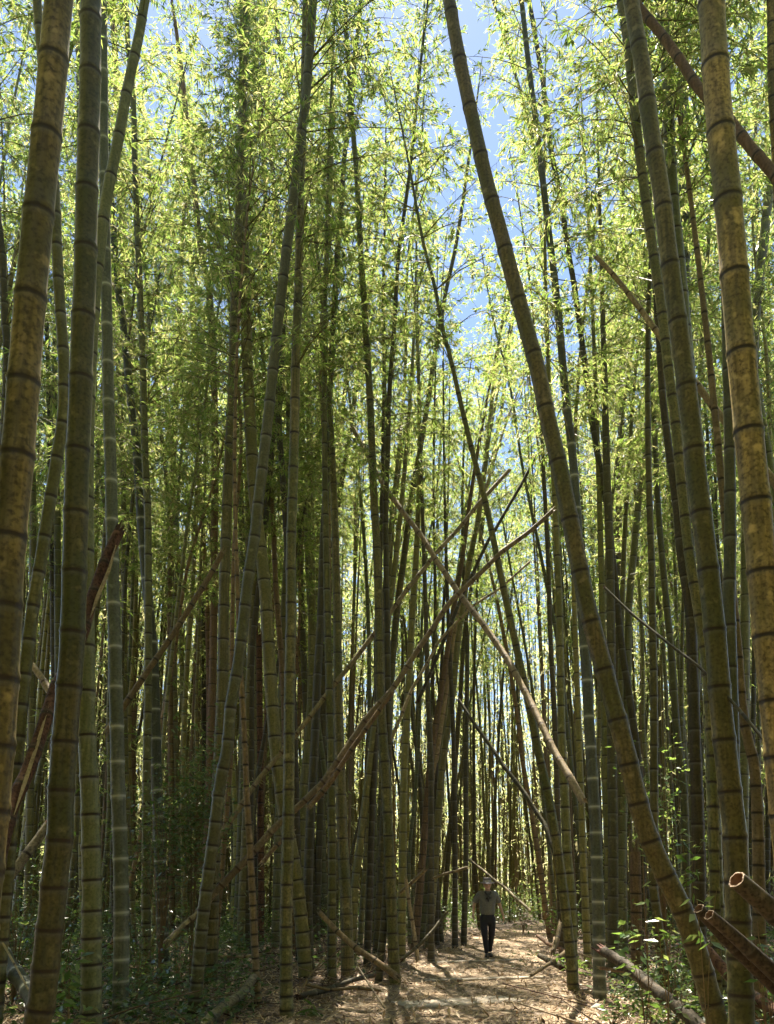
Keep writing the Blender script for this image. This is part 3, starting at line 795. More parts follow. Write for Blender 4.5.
P = P.reshape(n, NL // 6, 6, 3)[:, :, :1, :] + cl.reshape(n, NL // 6, 1, 3) + rng.normal(size=(n, NL // 6, 6, 3)) * 0.12
P = P.reshape(-1, 3)
D = rng.normal(size=P.shape); D[:, 2] -= 0.5
Ln = rng.uniform(0.2, 0.36, len(P))
lv, lf = leaf_quads(P, D, Ln, Ln * rng.uniform(0.17, 0.26, len(P)), rng)
V = np.concatenate([cv, lv]); Fq = np.concatenate([cf, lf + len(cv)])
mi = np.concatenate([np.repeat(np.arange(n) % 3, len(cf) // n), np.full(len(lf), 3)])
tag(link('distant_bamboo', mesh_np('distant_bamboo', V, Fq, [M['yellow'], M['olive'], M['tan'], M['leaf_far']], smooth=False, midx=mi)),  # pale yellow and tan stand in for light on these poorly lit stalks
    'dense mass of far off bamboo stalks and leaves closing the view behind the stand', 'distant bamboo', kind='stuff')

# the same stand carries on behind and beside the photographer
def mass(name, pts, H0, NLb, seed, label):
    rng = np.random.default_rng(seed)
    fx, fy = pts[:, 0], pts[:, 1]; n = len(fx)
    Hh = rng.uniform(H0, H0 + 6, n); az = rng.uniform(0, 6.28, n); ln = np.abs(rng.normal(0, 0.06, n)) * Hh
    s = np.linspace(0, 1, 5)[None, :, None]
    C = np.stack([fx, fy, np.full(n, -0.1)], 1)[:, None, :] + s * np.stack([np.zeros(n), np.zeros(n), Hh], 1)[:, None, :] + (0.4 * s + 0.6 * s**2) * np.stack([np.cos(az) * ln, np.sin(az) * ln, np.zeros(n)], 1)[:, None, :]
    cv, cf = tubes(C, rng.uniform(0.06, 0.09, n), np.full(n, 0.015), 6)
    rep = np.repeat(np.arange(n), NLb)
    t = rng.uniform(0.12, 1.0, len(rep))
    ti = np.clip((t * 4).astype(int), 0, 3); tf_ = (t * 4 - ti)[:, None]
    P = C[rep, ti] * (1 - tf_) + C[rep, ti + 1] * tf_ + rng.normal(size=(len(rep), 3)) * np.array([0.9, 0.9, 0.4])
    D = rng.normal(size=P.shape); D[:, 2] -= 0.5
    Ln = rng.uniform(0.3, 0.6, len(P))
    ok = (P[:, 1] < -1) | (np.abs(P[:, 0]) > 0.56 * P[:, 1] + 1.0)
    P, D, Ln = P[ok], D[ok], Ln[ok]
    lv, lf = leaf_quads(P, D, Ln, Ln * rng.uniform(0.2, 0.35, len(P)), rng)
    mi = np.concatenate([np.zeros(len(cf), int), np.full(len(lf), 1)])
    tag(link(name, mesh_np(name, np.concatenate([cv, lv]), np.concatenate([cf, lf + len(cv)]), [M['olive'], M['leaf_far']], smooth=False, midx=mi)), label, 'surrounding bamboo', kind='stuff')
rb = random.Random(9); bp_ = []
while len(bp_) < 330:
    x = rb.uniform(-18, 18); y = rb.uniform(-16, 9)
    if abs(x - 0.3) < 2.2 and y < 9: continue
    if y > -1 and abs(x) < 0.56 * y + 2.5: continue
    bp_.append((x, y))
mass('surrounding_bamboo', np.array(bp_), 15, 520, 3, 'bamboo of the same grove standing around and behind the photographer')  # unseen; leafy stand added to keep sky light off the near stalks

# ------------------------------------------------------------------ undergrowth and leaf litter
def bush(name, label, n, y0, y1, pmax, pmin, hmax, mat, seed, ls=1.0):
    rng = np.random.default_rng(seed)
    y = rng.uniform(y0, y1, n); px = rng.uniform(pmin, pmax, n); x = (px - CX) / FPX * y
    ok = np.array([abs(a - path_x(b)) > path_hw(b) + 0.35 for a, b in zip(x, y)])
    x, y = x[ok], y[ok]; n = len(x)
    h = rng.uniform(0.08, hmax, n) * rng.uniform(0.3, 1.0, n)
    K = 34; rep = np.repeat(np.arange(n), K)
    z = np.array([gh(a, b) for a, b in zip(x, y)])
    P = np.stack([x[rep] + rng.normal(size=n * K) * 0.16, y[rep] + rng.normal(size=n * K) * 0.16, z[rep] + 0.02 + h[rep] * rng.random(n * K)], 1)
    D = rng.normal(size=P.shape); D[:, 2] *= 0.4
    Ln = rng.uniform(0.05, 0.12, n * K) * ls
    lv, lf = leaf_quads(P, D, Ln, Ln * rng.uniform(0.35, 0.6, n * K), rng)
    tag(link(name, mesh_np(name, lv, lf, [mat], smooth=False)), label, 'ground cover', kind='stuff')
bush('ivy_ground_cover', 'ivy and low glossy plants covering the ground among the left stalks', 190, 8.6, 14.5, 262, -60, 0.9, M['dark_leaf'], 51)
bush('leafy_ground_cover', 'low leafy plants covering the ground among the right stalks', 240, 8.0, 15, 830, 600, 0.6, M['dark_leaf'], 52)
# thin dead sticks and shed sheaths lying about
rng = np.random.default_rng(77)
n = 900
y = 8.5 + 20 * rng.random(n) ** 1.3; x = rng.uniform(-0.55, 0.55, n) * y
ok = np.array([abs(a - path_x(b)) > path_hw(b) - 0.15 for a, b in zip(x, y)])
x, y = x[ok], y[ok]; n = len(x)
z = np.array([gh(a, b) for a, b in zip(x, y)])
Ls = rng.uniform(0.3, 1.5, n); a_ = rng.uniform(0, 6.28, n); el = np.abs(rng.normal(0, 0.28, n))
A = np.stack([x, y, z + 0.01], 1); B = A + np.stack([np.cos(a_) * np.cos(el), np.sin(a_) * np.cos(el), np.sin(el)], 1) * Ls[:, None]
Mid = (A + B) / 2 + rng.normal(size=(n, 3)) * 0.02
B[:, 2] = np.maximum(B[:, 2], np.array([gh(p, q) for p, q in B[:, :2]]) + 0.012)
Mid[:, 2] = np.maximum(Mid[:, 2], np.array([gh(p, q) for p, q in Mid[:, :2]]) + 0.012)
sv, sf = tubes(np.stack([A, Mid, B], 1), rng.uniform(0.004, 0.016, n), rng.uniform(0.002, 0.008, n), 4)
tag(link('fallen_sticks', mesh_np('fallen_sticks', sv, sf, [M['tan'], M['brown'], M['red']], midx=np.repeat(rng.integers(0, 3, n), len(sf) // n))), 'dead sticks strewn over the floor of the grove', 'sticks', kind='stuff')

rng = np.random.default_rng(6)
n = 5200
y = 13 + 50 * rng.random(n) ** 0.9; x = rng.uniform(-0.56, 0.56, n) * y
px_ = np.array([path_x(v) for v in y]); hw_ = np.array([path_hw(v) for v in y])
dx = np.abs(x - px_) - hw_
left = (x < px_)
keep = (dx > 0.9) & ((y > 24) | (rng.random(n) < np.where((x / y * FPX + CX) < 260, 0.55, 0.25)))
x, y = x[keep], y[keep]; n = len(x)
hgt = rng.uniform(0.15, 1.1, n) * np.where(rng.random(n) < 0.2, 1.9, 1.0)
K = 46
rep = np.repeat(np.arange(n), K)
P = np.stack([x[rep] + rng.normal(size=n * K) * 0.28, y[rep] + rng.normal(size=n * K) * 0.28, np.array([gh(a, b) for a, b in zip(x, y)])[rep] + hgt[rep] * rng.random(n * K)], 1)
D = rng.normal(size=P.shape); D[:, 2] *= 0.4
Ln = rng.uniform(0.07, 0.15, n * K)
lv, lf = leaf_quads(P, D, Ln, Ln * rng.uniform(0.3, 0.5, n * K), rng)
tag(link('undergrowth', mesh_np('undergrowth', lv, lf, [M['dark_leaf']], smooth=False)), 'dark glossy undergrowth between the feet of the bamboo', 'undergrowth', kind='stuff')

n = 120000
y = 7.5 + 22 * rng.random(n) ** 1.4; x = rng.uniform(-0.56, 0.56, n) * y
px_ = np.array([path_x(v) for v in y]); hw_ = np.array([path_hw(v) for v in y])
dx = np.abs(x - px_) - hw_
keep = (dx > -0.5) | (rng.random(n) < 0.6)
x, y = x[keep], y[keep]; n = len(x)
z = np.array([gh(a, b) for a, b in zip(x, y)]) + rng.uniform(0.012, 0.03, n)
P = np.stack([x, y, z], 1)
D = rng.normal(size=P.shape); D[:, 2] = np.abs(D[:, 2]) * 0.25
Ln = rng.uniform(0.04, 0.14, n)
D = norm(D); up = rng.normal(size=(n, 3)) * 0.35; up[:, 2] = 1
side = norm(np.cross(D, up)); Wd = Ln * rng.uniform(0.12, 0.3, n)
tip = P + D * Ln[:, None]; mid = P + D * (0.4 * Ln)[:, None]
lv = np.stack([P, mid + side * Wd[:, None] / 2, tip, mid - side * Wd[:, None] / 2], 1).reshape(-1, 3)
tag(link('leaf_litter', mesh_np('leaf_litter', lv, np.arange(4 * n).reshape(-1, 4), [M['litter']], smooth=False)), 'dry tan leaf litter scattered over the path and forest floor', 'leaf litter', kind='stuff')


# ------------------------------------------------------------------ dead and fallen poles
def pole(label, style, pix, w0, w1, d0, d1, name='fallen_pole', cat='bamboo pole', group='dead poles leaning or lying in the grove', gap=0.38, hollow=False, rim=None):
    """pix: photo points from one end to the other; depth goes d0 -> d1; w = apparent width"""
    P = []
    ln = np.cumsum([0] + [math.dist(pix[i], pix[i + 1]) for i in range(len(pix) - 1)])
    for (x, y), s in zip(pix, ln / ln[-1]):
        P.append(at(x, y, d0 + (d1 - d0) * s))
    P = np.array(P)
    k_ = 1.0 if hollow else 0.88
    r0, r1 = k_ * r_of(w0, P[0]), k_ * r_of(w1, P[-1])
    org = 0.5 * (P[0] + P[-1]) * np.array([1, 1, 0]) + np.array([0, 0, min(P[0][2], P[-1][2])])
    Pl = P - org
    L = float(np.sum(np.linalg.norm(np.diff(Pl, axis=0), axis=1)))
    cum = np.concatenate([[0], np.cumsum(np.linalg.norm(np.diff(Pl, axis=0), axis=1))])
    ph = (len(label) * 1.7) % 6.28
    def fn(s):
        s = np.atleast_1d(s)
        b = np.stack([np.interp(s, cum, Pl[:, k]) for k in range(3)], 1)
        w = r1 * 0.35
        b[:, 2] += w * np.sin(s * 2.1 + ph) + 0.5 * w * np.sin(s * 5.3 + 2 * ph)
        b[:, 0] += w * np.sin(s * 1.7 + 3 * ph)
        return b
    sides = 14 if hollow else 10
    t = empty(name, org, label, cat, group)
    me, nd, vv = stalk_mesh('culm', fn, 0.0, L, lambda s: r0 + (r1 - r0) * np.atleast_1d(s) / L, M[style], sides=sides, gap_fn=lambda h: gap)
    link('culm', me, t)
    T = norm(fn(0.05) - fn(0.0))[0]
    U = norm(np.cross(T, [0, 0, 1.0])); Vv = np.cross(T, U)
    if hollow:
        k = 20; V, Fq = [], []
        a = [2 * math.pi * i / k for i in range(k)]
        c = fn(0.0)[0]
        for rr, off in ((1.0, -0.002), (0.84, -0.004), (0.84, 0.25), (0.0, 0.26)):
            for q in a:
                off2 = off + (0.006 * math.sin(5 * q) * math.sin(2.3 * q + 1) if off < 0 else 0)
                V.append(c + T * off2 + (U * math.cos(q) + Vv * math.sin(q)) * r0 * rr)
        f1 = [(i, (i + 1) % k, k + (i + 1) % k, k + i) for i in range(k)]
        f2 = [(k + i, k + (i + 1) % k, 2 * k + (i + 1) % k, 2 * k + i) for i in range(k)] + [(2 * k + i, 2 * k + (i + 1) % k, 3 * k + (i + 1) % k, 3 * k + i) for i in range(k)]
        link('cut_rim', mesh_np('cut_rim', V, f1, [M['cut']]), t)
        link('hollow', mesh_np('hollow', V, f2, [M['pith']]), t)
    for end, r in ((0.0, r0), (L, r1)):
        if hollow and end == 0.0: continue
        T2 = norm(fn(min(end + 0.05, L)) - fn(max(end - 0.05, 0)))[0] * (1 if end else -1)
        U2 = norm(np.cross(T2, [0, 0, 1.0])); V2 = np.cross(T2, U2); c = fn(end)[0]
        rs = random.Random(int(end * 977) + len(label)); V, Fq = [], []
        k = 10
        for i in range(k):
            q0, q1 = 2 * math.pi * i / k, 2 * math.pi * (i + 1) / k
            b = len(V)
            e0 = c + (U2 * math.cos(q0) + V2 * math.sin(q0)) * r
            e1 = c + (U2 * math.cos(q1) + V2 * math.sin(q1)) * r
            tip = 0.5 * (e0 + e1) * 0.96 + c * 0.04 + T2 * rs.uniform(0.3, 3.4) * r
            V += [e0, e1, tip, c]
            Fq += [(b, b + 1, b + 2), (b, b + 2, b + 3), (b + 1, b + 3, b + 2)]
        link('broken_end', mesh_np('broken_end', V, Fq, [M['tan'] if style in ('tan', 'brown') else M['red']], k=3, smooth=False), t)
    return t

M['cut'] = plain('cut_bamboo_wall', (0.20, 0.13, 0.085), 0.85, (0.55, 0.42, 0.29), 70, 0.8)
M['pith'] = plain('inside_of_bamboo', (0.16, 0.09, 0.05), 0.8, (0.3, 0.18, 0.1), 30)
M['stub'] = culm_mat('weathered_cut_bamboo', (0.04, 0.031, 0.019), (0.14, 0.103, 0.06), (0.07, 0.056, 0.034), bloom_amt=0.1, rough=0.7, mottled=0.9)
M['log'] = culm_mat('weathered_log', (0.10, 0.085, 0.05), (0.24, 0.20, 0.13), (0.12, 0.12, 0.05), bloom_amt=0.1, rough=0.75, mottled=0.9)

PL = [
 ("longest tan dead pole, rising from the left shrubs into the gap above the walker", 'tan', [(552,511),(500,553),(448,606),(391,690),(362,724),(325,780),(278,826),(245,861),(223,884),(190,918),(168,941)], 5, 9, 12.6, 12.2),
 ("dead pole running close beside the longest tan one in its lower middle", 'brown', [(393,692),(376,716),(352,748),(330,782),(312,802)], 5, 6.5, 12.25, 12.2),
 ("tan pole slanting down right that crosses the longest one, upper end at centre", 'tan', [(352,428),(392,497),(440,565),(468,603),(500,650),(530,700),(558,756),(582,800)], 5, 9, 15, 10.5),
 ("second longest tan pole, rising right to a tip in the bright centre gap", 'tan', [(509,472),(475,508),(434,555),(398,603),(375,633),(332,687),(295,736),(262,775),(221,836),(196,868)], 4.5, 6.5, 14.5, 13.0),
 ("thin dark slanting pole crossing behind the centre crossing point", 'dark', [(536,458),(512,500),(488,541),(465,590),(440,650),(418,700)], 3.5, 4.5, 15.5, 15),
 ("thinnest pale pole just above the longest one near its upper half", 'tan', [(530,562),(497,590),(470,608),(440,640),(412,690),(392,738)], 2.5, 4, 15.2, 14.8),
 ("dark slanting pole lower right of the crossing point, above the walker's hat", 'dark', [(460,701),(480,730),(501,764),(525,795),(545,823),(561,867)], 4, 6, 16, 14),
 ("thick broken tan brown pole crossing the upper right corner behind the thickest stalk", 'brown', [(620,-12),(659,34),(701,88),(732,121),(752,148),(782,188)], 9.5, 13, 7.6, 6.6),
 ("tan broken pole with a pointed upper end, slanting right behind the mossy thick stalk", 'tan', [(597,258),(623,289),(657,333),(698,384),(729,426),(752,458),(782,492)], 5, 10, 10.2, 9.4),
 ("thin dark twig like pole sagging down to the right edge at mid height", 'dark', [(605,588),(630,612),(672,647),(700,668),(735,705),(768,745)], 3, 4, 7.0, 5.8),
 ("dead pole in the left gap between the shrub and the longest pole, slanting right", 'brown', [(222,553),(218,560),(190,606),(160,655),(129,699),(108,730)], 6, 7.5, 12.8, 12.2),
 ("grey tan broken pole end between the two thickest stalks at left", 'tan', [(31,664),(40,676),(50,694),(60,712)], 7, 9, 9.5, 9.2),
 ("brown weathered pole rising right behind the second thick stalk low at left", 'log', [(49,826),(30,850),(13,872),(-6,894)], 10, 12, 8.6, 8.2),
 ("pale thin pole leaning on the left stalks below the longest tan pole", 'tan', [(170,940),(183,925),(196,914),(208,903)], 5, 5, 11.6, 11.8),
 ("dead pole lying against the stalk feet left of the path, slanting down right", 'brown', [(322,914),(338,930),(355,945),(374,960),(394,976)], 6, 8, 12.6, 12.0),
 ("thin pole crossing just below the walker's left stalks, rising right", 'tan', [(400,892),(412,882),(424,870)], 4, 4.5, 16, 15.5),
 ("pale level pole lying across the dark stalks left of the walker", 'tan', [(434,878),(446,874),(458,871),(466,868)], 3, 3.5, 16.2, 16.0),
 ("sunlit slanting pole right above the walker's hat", 'tan', [(470,860),(485,872),(505,888),(520,902),(530,910)], 3, 3.5, 24, 21),
 ("dark broken stick pointing at the walker from the right verge", 'red', [(538,936),(549,943),(561,949),(571,957)], 4, 5, 19, 16.5),
 ("grey brown stick propped at the path's right edge, slanting up right", 'brown', [(531,975),(545,966),(561,955),(568,950)], 4, 5, 14.0, 15.2),
 ("pale mossy log lying at the path's right edge", 'log', [(540,957),(551,962),(563,968)], 6, 7.5, 15.4, 14.6),
 ("dark brown stump of a pole leaning by the foot of the right verge stalk", 'brown', [(561,925),(558,940),(554,951)], 5, 6, 17, 16.5),
 ("pale barked log lying in front of the small brown stalk at the bottom", 'log', [(254,976),(240,992),(222,1008),(203,1026),(190,1040)], 10, 14, 11.0, 8.9),
 ("dark heap pole lying flat behind the near ringed stalk", 'dark', [(300,996),(325,989),(350,981),(372,976)], 7, 5, 11.5, 12.8),
 ("second dark pole lying across the heap at the left path edge", 'brown', [(306,985),(330,990),(356,988),(380,990)], 3.5, 4, 11.4, 11.8),
 ("large rotten log slanting down right beside the ringed blue grey stalk", 'stub', [(606,950),(625,966),(645,984),(677,1010),(700,1030)], 12, 18, 9.6, 8.0),
 ("dark thick log slanting down right behind the foot of the long leaning stalk", 'red', [(709,950),(722,964),(738,980),(758,996),(785,1018)], 12, 16, 8.2, 7.2),
 ("thin split pole below the large rotten log", 'brown', [(600,968),(625,972),(640,982),(668,1008)], 4, 5, 9.6, 8.7),
 ("thin diagonal twig standing before the dark heap left of the path", 'brown', [(323,960),(310,976),(300,992)], 2, 2.5, 11, 10.6),
 ("lone thin twig propped at the left path edge pointing down right", 'tan', [(355,962),(366,980),(375,994),(384,1007)], 2, 2.5, 11.6, 10.7),
 ("white edged grey fallen culm at the bottom left corner", 'grey', [(-6,930),(8,958),(24,988),(34,1010)], 16, 20, 7.6, 6.6),
 ("pale stick resting on the fallen grey culm at bottom left", 'tan', [(3,944),(12,960),(21,976),(29,990)], 2.5, 2.5, 6.9, 6.3),
 ("small pole leaning right between dark feet left of centre", 'brown', [(262,862),(272,850),(284,838),(292,830)], 5, 5, 12.9, 13.2),
 ("level tan pole lying low behind the small brown stalk", 'tan', [(222,957),(240,957),(258,955)], 3.5, 3.5, 14, 14),
 ("pair of low sunlit poles beyond the dark feet left of the path", 'tan', [(324,953),(345,953),(366,955),(378,956)], 3, 3.5, 16.0, 15.8),
 ("bent twig rising beside the yellow green stalk at the left verge", 'tan', [(406,880),(409,905),(413,930),(417,958)], 4, 5, 15.5, 15.5),
 ("long dark pole lying low behind the left verge stalks, rising right", 'dark', [(402,960),(420,945),(436,928),(447,912)], 4, 4, 15.2, 15.8),
]
for a in PL:
    pole(*a)

# the broken pole at left: splintered upper end hangs above, lower half passes behind the second thick stalk
pole("dark splintered broken pole with a torn top, passing behind the second thick stalk", 'red',
     [(119,536),(107,562),(92,605),(84,632),(68,662),(55,684),(39,733),(25,775),(12,806),(2,850),(-6,900)], 12, 18, 7.9, 6.3,
     'broken_pole', 'broken pole', None)
bpn = bpy.data.objects['broken_pole']
for seg in ([(116,545),(109,570),(98,596),(90,618)], [(50,700),(38,742),(24,785),(14,815)]):
    dd = [7.9 + (6.3 - 7.9) * ((536 - y) / (536 - 900)) - 0.085 for x, y in seg]
    V = []
    for (x, y), d_, wv in zip(seg, dd, (0.5, 1.8, 2.2, 0.4)):
        V += [tuple(at(x - wv, y, d_) - np.array(bpn.location)), tuple(at(x + wv, y, d_) - np.array(bpn.location)), tuple(at(x + wv, y, d_ + 0.05) - np.array(bpn.location)), tuple(at(x - wv, y, d_ + 0.05) - np.array(bpn.location))]
    Fq = []
    for j in range(3):
        for q in range(4): Fq.append((j * 4 + q, j * 4 + (q + 1) % 4, j * 4 + 4 + (q + 1) % 4, j * 4 + 4 + q))
    Fq += [(0, 1, 2, 3), (15, 14, 13, 12)]
    link('split_wood', mesh_np('split_wood', V, Fq, [M['tan']], smooth=False), bpn)
t = pole("single wide cut bamboo stub with open end, topmost at the right bottom", 'stub', [(740,877),(755,893),(772,912),(800,942)], 19, 24, 5.0, 5.15, 'cut_bamboo', 'cut bamboo', 'sawn bamboo pieces', hollow=True)
pole("left one of the two sawn bamboo ends lying together at right", 'stub', [(702,912),(722,933),(748,958),(790,1000)], 12, 17, 5.2, 5.4, 'cut_bamboo', 'cut bamboo', 'sawn bamboo pieces', hollow=True)
pole("right one of the two sawn bamboo ends lying together at right", 'stub', [(710,915),(730,931),(756,953),(795,985)], 12, 17, 5.05, 5.2, 'cut_bamboo', 'cut bamboo', 'sawn bamboo pieces', hollow=True)

# ------------------------------------------------------------------ timber steps across the path
M['plank'] = plain('weathered_timber', (0.26, 0.22, 0.16), 0.75, (0.42, 0.36, 0.27), 9, 0.4)
def step(label, px0, px1, py0, py1, thick, depth):
    a, b = ground_at(px0, py0), ground_at(px1, py1)
    d = b - a; L = float(np.linalg.norm(d)); u = d / L; v = np.array([-u[1], u[0], 0])
    V, Fq = [], []
    n = 12; rs = random.Random(int(px0))
    for i in range(n + 1):
        s = i / n; j = rs.uniform(-0.012, 0.012); h = thick + rs.uniform(-0.006, 0.006)
        c = a + d * s
        for (o, z) in ((0 + j, -0.05), (0 + j, h - 0.012), (0.014 + j, h), (depth - 0.014 - j, h), (depth - j, h - 0.012), (depth - j, -0.05)):
            V.append((c[0] + v[0] * o, c[1] + v[1] * o, z))
    for i in range(n):
        for q in range(6):
            Fq.append((i * 6 + q, i * 6 + (q + 1) % 6, (i + 1) * 6 + (q + 1) % 6, (i + 1) * 6 + q))
    Fq += [(0, 5, 4, 1), (1, 4, 3, 2), (n * 6 + 0, n * 6 + 1, n * 6 + 4, n * 6 + 5), (n * 6 + 1, n * 6 + 2, n * 6 + 3, n * 6 + 4)]
    tag(link('timber_step', mesh_np('timber_step', V, Fq, [M['plank']], smooth=False)), label, 'timber step', 'timber steps set across the path')
step("wide flat timber step across the path, nearest the bottom edge", 405, 522, 1010, 1003, 0.035, 0.55)
step("narrow timber step edge across the path, middle of the three", 425, 545, 983, 979, 0.045, 0.14)
step("narrow timber step edge at the walker's feet", 430, 530, 964, 961, 0.04, 0.14)

# ------------------------------------------------------------------ shrubs and leafy sprigs
def shrub(name, label, cat, px, py, d, spread, height, n, ls, mat, seed, group=None, wide=0.42, stemr=0.006, top=None):
    rng = np.random.default_rng(seed)
    c = at(px, py, d)
    z0 = gh(c[0], c[1])
    hc = c[2] - z0
    t = empty(name, (c[0], c[1], z0), label, cat, group)
    ns = min(24, max(3, n // 14))
    ends = np.stack([rng.normal(size=ns) * spread * 0.6, rng.normal(size=ns) * spread * 0.6, hc + rng.uniform(-0.5, 0.5, ns) * height], 1)
    ends[:, 2] = np.maximum(ends[:, 2], 0.06)
    s = np.linspace(0, 1, 6)[None, :, None]
    C = ends[:, None, :] * np.concatenate([s ** 1.8, s ** 1.8, s ** 0.8], axis=2)
    bv, bf = tubes(C, np.full(ns, stemr), np.full(ns, stemr * 0.4))
    link('stem', mesh_np('stem', bv, bf, [M['brown']]), t)
    rep = rng.integers(0, ns, n); u = rng.uniform(0.55, 1.0, n)
    k = np.clip((u * 5).astype(int), 0, 4); f = (u * 5 - k)[:, None]
    P = C[rep, k] * (1 - f) + C[rep, k + 1] * f + rng.normal(size=(n, 3)) * spread * (0.22 if n < 500 else 0.3)
    P[:, 2] = np.maximum(P[:, 2], 0.03)
    D = rng.normal(size=(n, 3)); D[:, 2] = D[:, 2] * 0.3 - 0.15
    Ln = rng.uniform(0.6, 1.2, n) * ls
    lv, lf = leaf_quads(P, D, Ln, Ln * rng.uniform(wide * 0.8, wide * 1.2, n), rng, 0.1)
    link('leaves', mesh_np('leaves', lv, lf, [mat], smooth=False), t)

SL, DL = M['shrub_leaf'], M['dark_leaf']
SH = [
 ('shrub', "dark glossy leafed shrub between the slim ringed stalk and the long leaning stalk", 'shrub', 200, 748, 12.0, 0.6, 1.7, 1500, 0.11, DL),
 ('shrub', "lower dark shrub under the glossy one, left of the long leaning stalk", 'shrub', 168, 812, 11.9, 0.7, 1.3, 900, 0.10, DL),
 ('vine', "ivy cloaked stub in the left corner behind the bowed stalk's foot", 'vine', 20, 905, 9.2, 0.5, 1.5, 700, 0.07, DL),
 ('shrub', "small dark bush between the two thick stalks low at left", 'shrub', 68, 900, 9.6, 0.25, 1.2, 260, 0.09, DL),
 ('fern', "pale leaved sprig between the second and third thick stalks at bottom left", 'fern', 74, 945, 8.0, 0.22, 0.3, 50, 0.14, SL),
 ('fern', "low green plant at the very bottom left corner", 'fern', 12, 1010, 7.0, 0.35, 0.3, 90, 0.13, SL),
 ('fern', "low green plant between the thick stalk feet at the bottom", 'fern', 66, 1012, 7.8, 0.3, 0.2, 70, 0.15, SL),
 ('shrub', "small green shrub between the ringed grey stalk and its slim neighbour", 'shrub', 140, 935, 10.5, 0.3, 0.7, 160, 0.08, DL),
 ('shrub', "thin green shrub right of the slim ringed stalk's foot", 'shrub', 178, 945, 11.5, 0.35, 0.8, 200, 0.08, DL),
 ('leafy_sapling', "bright leaved sapling with big pale leaves in front of the feet at right", 'sapling', 640, 928, 8.2, 0.26, 0.22, 34, 0.15, SL),
 ('leafy_sapling', "bright leaved sapling beside the long leaning stalk, highest of the bright ones", 'sapling', 685, 838, 8.4, 0.25, 0.3, 46, 0.12, SL),
 ('leafy_sapling', "bright sapling sprig left of the long leaning stalk at mid trunk", 'sapling', 640, 833, 8.6, 0.15, 0.15, 14, 0.13, SL),
 ('leafy_sapling', "pair of bright leaves hanging below the sapling at right", 'sapling', 662, 912, 8.0, 0.2, 0.18, 22, 0.13, SL),
 ('leafy_sapling', "pale sprig against the dark trunk left of the sawn ends", 'sapling', 698, 893, 6.9, 0.12, 0.12, 12, 0.13, SL),
 ('leafy_sapling', "bright sprig under the topmost cut stub at right", 'sapling', 759, 930, 6.0, 0.1, 0.15, 14, 0.1, SL),
 ('fern', "low plant at the foot of the ringed blue grey stalk", 'fern', 612, 1002, 9.3, 0.3, 0.18, 80, 0.13, SL),
 ('fern', "low plant near the bottom edge right of the path", 'fern', 680, 998, 8.4, 0.3, 0.25, 90, 0.12, SL),
 ('shrub', "green shrub behind the feet of the right verge stalks", 'shrub', 574, 960, 14.0, 0.3, 0.4, 120, 0.1, SL),
 ('shrub', "green shrub on the right verge behind the slanting sticks", 'shrub', 560, 905, 19.5, 0.5, 0.8, 200, 0.13, SL),
 ('fern', "small green tuft on the path edge in front of the sticks", 'fern', 526, 957, 16.3, 0.3, 0.25, 80, 0.12, DL),
 ('fern', "grassy green tuft at the bottom beside the near ringed stalk", 'fern', 306, 1012, 10.3, 0.12, 0.3, 40, 0.18, SL),
 ('shrub', "dark tangle of leaves behind the sawn ends and leaning trunk", 'shrub', 672, 950, 9.4, 0.5, 0.9, 420, 0.07, DL),
 ('shrub', "leafy shrub beside the black stalk right of centre at mid height", 'shrub', 655, 760, 13.5, 0.6, 1.5, 320, 0.12, SL),
 ('shrub', "dark bush at the right edge under the cut stub", 'shrub', 768, 985, 7.2, 0.4, 0.8, 260, 0.08, DL),
 ('shrub', "far shrub where the path disappears, right of the walker", 'shrub', 522, 895, 27, 1.0, 1.6, 420, 0.16, SL),
]
for i, (nm, lb, ct, px, py, d, sp, ht, n, ls, mt) in enumerate(SH):
    shrub(nm, lb, ct, px, py, d, sp, ht, n, ls, mt, 300 + i, group='low plants among the bamboo', wide=0.16 if 'tuft' in lb else 0.4)


# ------------------------------------------------------------------ the walker
import bmesh

def skin_mesh(chains, sub=1):
    """chains: list of lists of (x,y,z,r) sharing points by coordinates; returns evaluated mesh verts, faces"""
    key, V, R, E = {}, [], [], []
    for ch in chains:
        prev = None
        for (x, y, z, r) in ch:
            k = (round(x, 4), round(y, 4), round(z, 4))
            if k not in key:
                key[k] = len(V); V.append((x, y, z)); R.append(r)
            i = key[k]
            if prev is not None and prev != i: E.append((prev, i))
            prev = i
    me = bpy.data.meshes.new('skin_tmp'); me.from_pydata(V, E, [])
    o = bpy.data.objects.new('skin_tmp', me); COL.objects.link(o)
    sm = o.modifiers.new('s', 'SKIN'); sm.use_smooth_shade = True
    for i, r in enumerate(R):
        me.skin_vertices[0].data[i].radius = (r, r) if not isinstance(r, tuple) else r
        me.skin_vertices[0].data[i].use_root = (i == 0)
    ss = o.modifiers.new('u', 'SUBSURF'); ss.levels = sub; ss.render_levels = sub
    dg = bpy.context.evaluated_depsgraph_get(); ev = o.evaluated_get(dg)
    m2 = ev.to_mesh()
    vs_ = [tuple(v.co) for v in m2.vertices]; fs_ = [tuple(p.vertices) for p in m2.polygons]
    ev.to_mesh_clear()
    bpy.data.objects.remove(o); bpy.data.meshes.remove(me)
    return vs_, fs_

def ball(c, r, seg=14, rings=10):
    bm = bmesh.new(); bmesh.ops.create_uvsphere(bm, u_segments=seg, v_segments=rings, radius=1)
    v = [(c[0] + p.co.x * r[0], c[1] + p.co.y * r[1], c[2] + p.co.z * r[2]) for p in bm.verts]
    f = [tuple(q.index for q in p.verts) for p in bm.faces]; bm.free()
    return v, f

